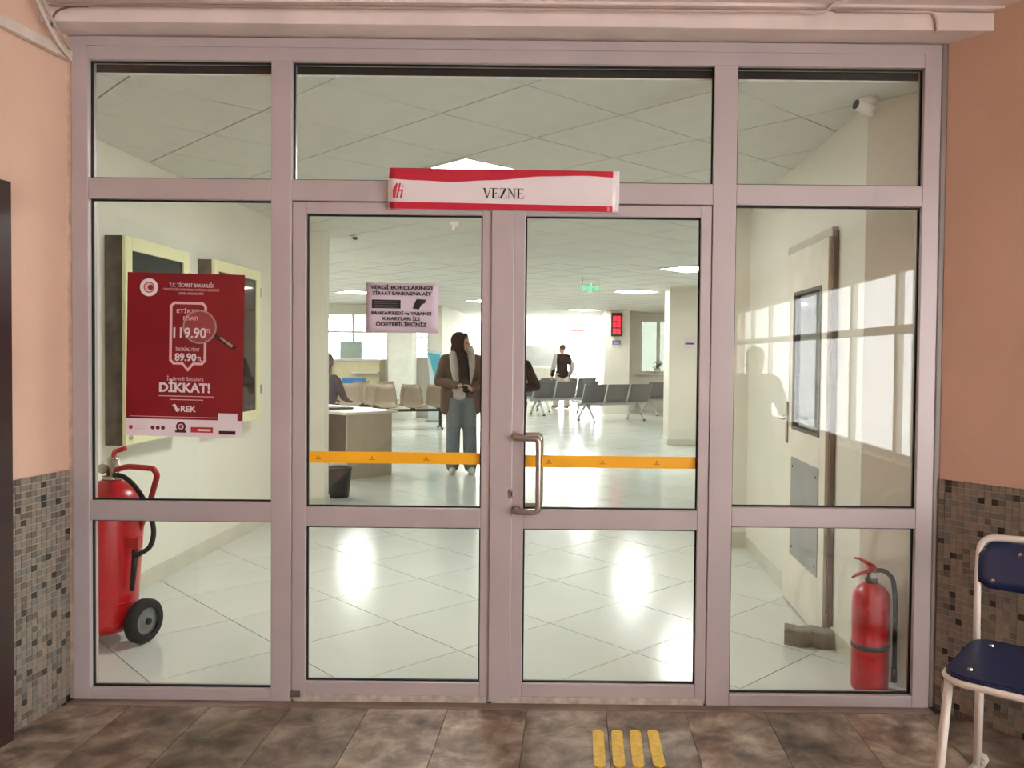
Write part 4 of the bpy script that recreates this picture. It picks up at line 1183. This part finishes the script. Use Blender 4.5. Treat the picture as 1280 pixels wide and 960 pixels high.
# notice on the column
yC = colW[1]
a_ = P(855, 421, yC); b_ = P(870, 436, yC)
t = thing('wall_notice', 'white sheet with a dark blue line on the broad pale column', 'notice', (a_.x, yC, b_.z))
box('sheet', (0, b_.x - a_.x, -.006, -.001, 0, a_.z - b_.z), PWH, t); box('blue_line', (.02, b_.x - a_.x - .03, -.008, -.0065, (a_.z - b_.z) * .35, (a_.z - b_.z) * .5), M('line_blue', (30, 50, 120), .5), t)
# green exit sign hanging from the ceiling
YX = 8.6
a_ = P(726, 354, YX); b_ = P(750, 366, YX)
t = thing('exit_sign', 'hanging exit sign with glowing green arrows and running figure', 'sign', ((a_.x + b_.x) / 2, YX, b_.z))
w_, h_ = b_.x - a_.x, a_.z - b_.z
box('clear_plate', (-w_ / 2, w_ / 2, -.003, .003, 0, h_), GLASS, t)
for s in (-1, 1): obj('hanger', tube(NB(), [(s * w_ * .4, 0, h_), (s * w_ * .4, 0, CZ - b_.z)], .004, 6), CHROME, t)
GRN = M('green_led', (40, 230, 130), .4, emit=1.0)
for s in (-1, 1):
    pts = [(s * .44 * w_, .5 * h_), (s * .34 * w_, .82 * h_), (s * .34 * w_, .6 * h_), (s * .2 * w_, .6 * h_), (s * .2 * w_, .4 * h_), (s * .34 * w_, .4 * h_), (s * .34 * w_, .18 * h_)]
    obj('arrow', prism(NB(), pts, -.006, -.004, 'y'), GRN, t)
bm = NB(); prism(bm, circ(.02 * w_, .84 * h_, .07 * h_ * 1.2, 10), -.006, -.004, 'y')
for pts in ([(-.04, .35), (.03, .32), (.06, .72), (-.02, .74)], [(-.03, .36), (.02, .34), (-.06, .06), (-.1, .1)], [(.0, .36), (.05, .36), (.1, .1), (.05, .06)], [(-.13, .52), (-.02, .68), (-.01, .6), (-.1, .46)], [(.03, .68), (.13, .5), (.1, .46), (.04, .56)]):
    prism(bm, [(q[0] * w_, q[1] * h_) for q in pts], -.006, -.004, 'y')
obj('running_figure', bm, GRN, t)
# plant on the window sill
t = thing('potted_plant', 'small white flowering plant on the far window sill', 'plant', (onY(822, 462, YR - .06).x, YR - .06, sillz))
obj('pot', lathe(NB(), [(0, 0), (.07, 0), (.09, .12), (.08, .12), (.06, .02), (0, .02)], 14), WHITE, t, smooth=True)
LEAF = M('plant_leaf', (84, 128, 70), .5)
for k in range(22):
    a = random.random() * 6.28; rr_ = .04 + random.random() * .12; z_ = .12 + random.random() * .16
    m4 = Matrix.Translation((rr_ * math.cos(a), rr_ * math.sin(a) * .6, z_)) @ Matrix.Rotation(a, 4, 'Z') @ Matrix.Rotation(R(-30), 4, 'Y')
    bm = NB(); prism(bm, [(-.05, 0), (0, -.025), (.06, 0), (0, .025)], 0, .004, 'z', m4); obj('leaf', bm, LEAF, t)
for k in range(7):
    a = random.random() * 6.28; rr_ = .03 + random.random() * .11
    bm = NB(); bmesh.ops.create_icosphere(bm, subdivisions=1, radius=.026, matrix=Matrix.Translation((rr_ * math.cos(a), rr_ * math.sin(a) * .6 - .03, .2 + random.random() * .12))); obj('flower', bm, PWH, t, True)
# reception booth by the entrance
a_ = G2(657, 25.2); b_ = G2(694, 25.2)
t = thing('reception_booth', 'pale grey reception booth beside the bright entrance', 'counter', (a_[0], a_[1], 0))
GB = M('booth_grey', (168, 170, 168), .5)
w_ = b_[0] - a_[0]
box('booth_front', (-.5, w_, 0, .06, 0, 1.05), WHITE, t); box('booth_top', (-.5, w_, -.1, .4, 1.05, 1.10), WHITE, t); box('booth_screen', (-.5, w_, .05, .1, 1.1, 1.72), GB, t); box('booth_side', (w_ - .06, w_, .06, .8, 0, 1.05), WHITE, t)
box('booth_panel', (.35, w_ - .05, .05, .1, 1.72, 2.28), GB, t)

# ================================================================== PEOPLE
def hand(c, d, up, s=1.0, side=1):
    """palm at c pointing along d; returns capsules incl. four fingers and a thumb"""
    c, d = Vector(c), Vector(d).normalized(); up = Vector(up).normalized()
    lat = d.cross(up).normalized(); nrm_ = lat.cross(d).normalized()
    pr = []
    for k in range(4):
        o_ = lat * (k - 1.5) * .018 * s
        ln = (.034, .040, .037, .029)[k] * s
        root = c + d * .045 * s + o_
        mid = root + d * ln - nrm_ * .006
        tip = mid + (d * .7 - nrm_ * .7).normalized() * ln * .85
        pr += [('c', c + o_ * .7 - d * .02 * s, .016 * s, root, .0105 * s), ('c', root, .0095 * s, mid, .0085 * s), ('c', mid, .0085 * s, tip, .007 * s)]
    th = c + lat * side * .03 * s
    th2 = th + (d * .6 + lat * side * .8).normalized() * .035 * s
    pr += [('c', c, .015 * s, th, .013 * s), ('c', th, .012 * s, th2, .009 * s), ('c', th2, .009 * s, th2 + d * .026 * s - nrm_ * .006, .0075 * s)]
    return pr
def head_prims(c, rot):
    """head centred at c (face along -Y before rot)"""
    H = lambda x_, y_, z_: Vector(c) + rot @ Vector((x_, y_, z_))
    r4 = rot.to_4x4()
    pr = [('e', H(0, .012, .02), (.074, .092, .098), r4), ('e', H(0, -.022, -.045), (.058, .066, .072), r4),
          ('c', H(0, -.088, .012), .009, H(0, -.108, -.022), .013), ('e', H(0, -.098, -.028), (.017, .014, .011), r4),
          ('e', H(0, -.082, -.062), (.024, .012, .008), r4), ('e', H(0, -.078, -.095), (.022, .018, .016), r4),
          ('e', H(0, -.072, .03), (.052, .018, .010), r4)]
    for s in (-1, 1):
        pr += [('e', H(s * .074, .012, -.012), (.010, .020, .032), r4), ('e', H(s * .036, -.068, -.03), (.022, .018, .018), r4)]
    return pr
def eyes(c, rot, parent, matl):
    for s in (-1, 1):
        p_ = Vector(c) + rot @ Vector((s * .031, -.078, .006))
        bm = NB(); bmesh.ops.create_icosphere(bm, subdivisions=2, radius=.011, matrix=Matrix.Translation(p_)); obj('eye', bm, matl, parent, True)
    p_ = Vector(c) + rot @ Vector((0, -.0905, -.064))
    bm = NB(); bmesh.ops.create_icosphere(bm, subdivisions=2, radius=1, matrix=Matrix.Translation(p_) @ rot.to_4x4() @ Matrix.Diagonal((.022, .006, .006, 1))); obj('mouth', bm, M('lips', (160, 92, 84), .5), parent, True)
EYE = M('eye_dark', (40, 30, 26), .2)

def person(label, loc, rz, top, pants, shoe, headrot, arms, coat_len=.95, skin=SKIN, wide=1.0, vox=.008, h=1.0, legs=None, sleeve=None):
    """standing figure, feet at z=0, faces -Y locally; arms: list of (elbow, hand, hand dir)"""
    t = thing('person', label, 'person', loc, rz)
    t.scale = (h, h, h)
    hc = (0, -.01, 1.56)
    rot = Matrix.Rotation(headrot, 3, 'Z')
    pr = head_prims(hc, rot)
    pr += [('c', (0, .012, 1.50), .052, (0, .02, 1.38), .056), ('c', (-.13, .02, 1.36), .055, (.13, .02, 1.36), .055),
           ('e', (0, .01, 1.24), (.155 * wide, .095, .16)), ('e', (0, .01, 1.06), (.125 * wide, .085, .14)), ('e', (0, .02, .92), (.14 * wide, .075, .11))]
    feet = legs or [(-.09, 0.0), (.10, -.02)]
    for s, (fx, fy) in zip((-1, 1), feet):
        pr += [('c', (s * .085, .01, .90), .088, (s * .09 + (fx - s * .09) * .5, fy * .5 - .01, .50), .058), ('c', (s * .09 + (fx - s * .09) * .5, fy * .5 - .01, .50), .056, (fx, fy + .015, .09), .036), ('c', (fx, fy + .02, .05), .034, (fx + s * .015, fy - .13, .03), .026)]
    for s, (el, hd, hdir) in zip((-1, 1), arms):
        pr += [('c', (s * .165 * wide, .02, 1.35), .050, el, .038), ('c', el, .036, hd, .026)] + hand(Vector(hd) + Vector(hdir).normalized() * .04, hdir, (0, 0, 1), 1.0, -s)
    body = blob('body', pr, skin, t, vox, 3)
    eyes(hc, rot, t, EYE)
    # trousers
    pr = [('e', (0, .015, .93), (.17 * wide, .118, .10))]
    for s, (fx, fy) in zip((-1, 1), feet):
        kx, ky = s * .09 + (fx - s * .09) * .5, fy * .5 - .01
        pr += [('c', (s * .085, .012, .90), .102, (kx, ky, .50), .085), ('c', (kx, ky, .50), .085, (fx, fy + .012, .09), .082)]
    blob('trousers', pr, pants, t, .011, 4)
    for s, (fx, fy) in zip((-1, 1), feet):
        sh_ = blob('shoe', [('c', (fx, fy + .04, .045), .044, (fx + s * .015, fy - .15, .036), .035), ('e', (fx, fy + .03, .06), (.046, .055, .05))], shoe, t, .008, 3)
    # top garment
    pr = [('c', (-.14 * wide, .02, 1.37), .070, (.14 * wide, .02, 1.37), .070), ('e', (0, .015, 1.24), (.185 * wide, .125, .17)), ('e', (0, .015, 1.05), (.165 * wide, .12, .18))]
    z_ = .95
    while z_ >= coat_len - .001:
        pr.append(('e', (0, .015, z_), (.185 * wide, .135, .09))); z_ -= .08
    for s, (el, hd, hdir) in zip((-1, 1), arms):
        e_, h_ = Vector(el), Vector(hd)
        sh_ = Vector((s * .168 * wide, .02, 1.36))
        pr += [('c', sh_, .074, e_, .062), ('c', e_, .060, e_ + (h_ - e_) * .9, .048)]
    blob('coat', pr, top, t, .011, 3)
    return t, hc, rot

BROWN = M('brown_coat', (92, 74, 62), .8, 0, .15, 20); GREYK = M('grey_shearling', (188, 184, 178), .9, 0, .15, 40, .5, 120)
JEAN = M('grey_blue_denim', (116, 126, 134), .8, 0, .1, 40); BLK = M('black_cloth', (7, 7, 9), .9, 0, .2, 20, spec=.2); SNK = M('white_sneaker', (216, 214, 206), .6)
fp = onZ(576, 591, 0)
t, hc, rot = person('woman in black headscarf, brown coat and grey-blue jeans standing by the door glass', (fp.x, fp.y, 0), R(14), BROWN, JEAN, SNK, R(58),
    [((-.27, .03, 1.10), (-.06, -.20, 1.06), (.75, -.35, .1)), ((.245, .0, 1.10), (.10, -.21, 1.02), (-.7, -.3, .1))], coat_len=.95, wide=1.12, h=1.0,
    legs=[(-.10, .0), (.11, -.04)])
H_ = lambda x_, y_, z_: Vector(hc) + rot @ Vector((x_, y_, z_))
r4 = rot.to_4x4()
pr = [('e', H_(0, .035, .035), (.096, .104, .108), r4), ('e', H_(0, .05, -.07), (.092, .088, .10), r4), ('e', (0, .02, 1.43), (.11, .09, .075))]
for s_ in (-1, 1):
    pr += [('c', H_(s_ * .074, -.03, .05), .026, H_(s_ * .066, -.035, -.09), .03), ('e', H_(s_ * .07, .0, -.02), (.03, .05, .07), r4), ('c', H_(s_ * .074, -.03, .05), .024, H_(0, -.05, .105), .026)]
pr += [('c', H_(-.06, -.035, -.10), .028, H_(.06, -.035, -.10), .028)]
blob('headscarf', pr, BLK, t, .009, 3)
blob('scarf_end', [('c', (.0, -.08, 1.42), .06, (.03, -.125, 1.25), .06), ('c', (.03, -.125, 1.25), .06, (.04, -.14, 1.02), .05)], BLK, t, .010, 3)
for s_ in (-1, 1):
    blob('lapel', [('c', (s_ * .11, -.05, 1.43), .045, (s_ * .10, -.115, 1.28), .052), ('c', (s_ * .10, -.115, 1.28), .05, (s_ * .075, -.13, 1.10), .034)] + ([('c', (.11, -.04, 1.44), .045, (.095, -.04, 1.50), .045)] if s_ > 0 else []), GREYK, t, .010, 3)
    blob('coat_flap', [('c', (s_ * .15, .02, 1.0), .10, (s_ * .17, .02, .78), .085), ('c', (s_ * .13, .05, .98), .10, (s_ * .10, .07, .74), .08), ('c', (s_ * .17, .02, .78), .08, (s_ * .10, .07, .74), .075)], BROWN, t, .010, 3)
blob('light_shirt', [('e', (-.03, -.06, 1.0), (.09, .085, .10)), ('e', (-.03, -.06, .94), (.09, .085, .06))], M('pale_shirt', (190, 188, 186), .8), t, .010, 3)
o = box('phone', (-.04, .04, -.006, .006, -.075, .075), BLACK, t, bev=.004); o.location = (.02, -.255, 1.07); o.rotation_euler = (R(-30), 0, R(10))

fp2 = onZ(640, 592, 0)
t, hc, rot = person('person in black clothes mostly hidden behind the door stile', (fp2.x, fp2.y + .1, 0), R(-30), BLK, M('black_trousers', (24, 24, 28), .8), BLACK, R(-20),
    [((-.26, .06, 1.10), (-.08, -.18, 1.12), (.6, -.4, .2)), ((.30, .06, 1.10), (.10, -.18, 1.05), (-.6, -.4, .1))], coat_len=.86, wide=1.0, h=.96, vox=.01)
H_ = lambda x_, y_, z_: Vector(hc) + rot @ Vector((x_, y_, z_))
blob('hair', [('e', H_(0, .03, .045), (.085, .095, .09), rot.to_4x4()), ('e', H_(0, .06, -.03), (.08, .06, .10), rot.to_4x4())], M('dark_hair', (28, 22, 20), .6), t, .010, 3)

fp3 = G2(702, 22.6)
t, hc, rot = person('person in black vest and pale trousers walking near the bright entrance', fp3, R(-150), BLK, M('pale_trousers', (190, 180, 172), .8), M('tan_shoe', (120, 96, 76), .6), R(10),
    [((-.27, .06, 1.10), (-.28, -.08, .86), (0, -.2, -1)), ((.27, .06, 1.10), (.28, -.02, .86), (0, -.2, -1))], coat_len=.86, vox=.012, h=1.03, legs=[(-.09, .12), (.10, -.14)])
H_ = lambda x_, y_, z_: Vector(hc) + rot @ Vector((x_, y_, z_))
blob('hair', [('e', H_(0, .03, .045), (.083, .093, .088), rot.to_4x4())], M('brown_hair', (86, 64, 52), .6), t, .012, 3)
for s in (-1, 1):
    blob('shirt_sleeve', [('c', (s * .19, .02, 1.36), .07, (s * .27, .06, 1.10), .068), ('c', (s * .27, .06, 1.10), .068, (s * .28, -.05, .90), .055)], M('grey_sleeve', (176, 170, 166), .8), t, .012, 3)

# person in the lobby, beside the photographer's place, visible as a dark reflection in the side pane
t, hc, rot = person('person in dark clothes standing in the lobby, visible only as a reflection', (1.52, -3.55, 0), R(180), M('dark_green_jacket', (52, 58, 54), .8), M('dark_jeans', (46, 50, 60), .8), BLACK, 0.0,
    [((-.28, .02, 1.10), (-.10, -.26, 1.30), (.5, -.5, .6)), ((.28, .02, 1.10), (.10, -.26, 1.30), (-.5, -.5, .6))], coat_len=.86, vox=.012, h=.9)
blob('hair', [('e', Vector(hc) + Vector((0, .03, .045)), (.088, .097, .09)), ('e', Vector(hc) + Vector((0, .06, -.05)), (.085, .06, .13))], M('dark_hair', (28, 22, 20), .6), t, .012, 3)
# seated clerk beyond the pilaster: only the dark head and shoulder clear it
sp_ = G2(409, 12.6)
o = blob('body', [('e', (0, 0, 1.30), (.085, .10, .115)), ('c', (0, .01, 1.2), .055, (0, .02, 1.08), .06), ('c', (-.14, .02, 1.04), .07, (.14, .02, 1.04), .07), ('e', (0, .02, .85), (.19, .13, .26)), ('c', (-.09, 0, .56), .09, (-.11, -.40, .54), .075), ('c', (.09, 0, .56), .09, (.11, -.40, .54), .075), ('c', (-.11, -.40, .54), .06, (-.11, -.42, .08), .05), ('c', (.11, -.40, .54), .06, (.11, -.42, .08), .05), ('c', (-.11, -.40, .05), .045, (-.11, -.56, .04), .04), ('c', (.11, -.40, .05), .045, (.11, -.56, .04), .04),
      ('c', (-.19, .02, 1.02), .06, (-.24, -.08, .76), .05), ('c', (-.24, -.08, .76), .045, (-.14, -.32, .70), .035), ('c', (.19, .02, 1.02), .06, (.24, -.08, .76), .05), ('c', (.24, -.08, .76), .045, (.14, -.32, .70), .035)] + hand((-.13, -.36, .69), (.2, -1, 0), (0, 0, 1), 1, 1) + hand((.13, -.36, .69), (-.2, -1, 0), (0, 0, 1), 1, -1), M('dark_sweater', (46, 46, 50), .85), None, .010, 3)
t = thing('person', 'person in dark clothes seated beyond the pilaster, only hair and shoulder showing', 'person', sp_, R(160))
o.parent = t
blob('hair', [('e', (0, .02, 1.34), (.098, .108, .10)), ('e', (0, .05, 1.28), (.09, .085, .10))], M('grey_dark_hair', (58, 54, 52), .7), t, .010, 3)
blob('face', [('e', (0, -.075, 1.285), (.06, .035, .08)), ('e', (0, -.112, 1.275), (.014, .012, .02))], SKIN, t, .008, 3)
t2 = thing('office_stool', 'dark stool under the seated person beyond the pilaster', 'stool', sp_, R(160))
obj('stool_seat', lathe(NB(), [(0, .40), (.19, .40), (.2, .42), (.19, .455), (0, .46)], 20), BLACK, t2, True)
obj('stool_post', lathe(NB(), [(0, .03), (.03, .03), (.03, .40), (0, .40)], 12), CHROME, t2, True)
obj('stool_base', lathe(NB(), [(0, 0), (.2, 0), (.2, .02), (.04, .04), (0, .04)], 20), CHROME, t2, True)
# small ceiling dome and pale scrap on the door glass
dp = onZ(444, 294, CZ)
t = thing('ceiling_dome', 'small dark ceiling dome above the desk end of the hall', 'dome', (dp.x, dp.y, CZ - .004)); t.scale = (.62, .62, .62)
obj('dome_ring', lathe(NB(), [(0, 0), (.07, 0), (.07, -.02), (.05, -.025), (0, -.025)], 18), WHITE, t, True)
obj('dome_glass', lathe(NB(), [(.045, -.024), (.04, -.05), (.02, -.065), (0, -.07)], 18), BLACK, t, True)
tp = P(568, 281, .0335)
t = thing('pale_patch', 'irregular whitish scrap of tape near the top of the notice door glass', 'tape', (tp.x, .0335, tp.z))
bm = NB()  # irregular whitish shapes lying on the glass
for pts in ([(-7, 2), (-3, 5), (1, 3), (7, 4), (4, 0), (-2, -1)], [(-3, 0), (2, 1), (1, -5), (-2, -8), (-3, -5)], [(2, 1), (6, 0), (3, -4)]):
    prism(bm, [(q[0] * K, q[1] * K) for q in pts], -.0006 - .0003 * len(pts), -.0003 * len(pts), 'y')
obj('patch', bm, M('patch_white', (214, 214, 204), .5), t)
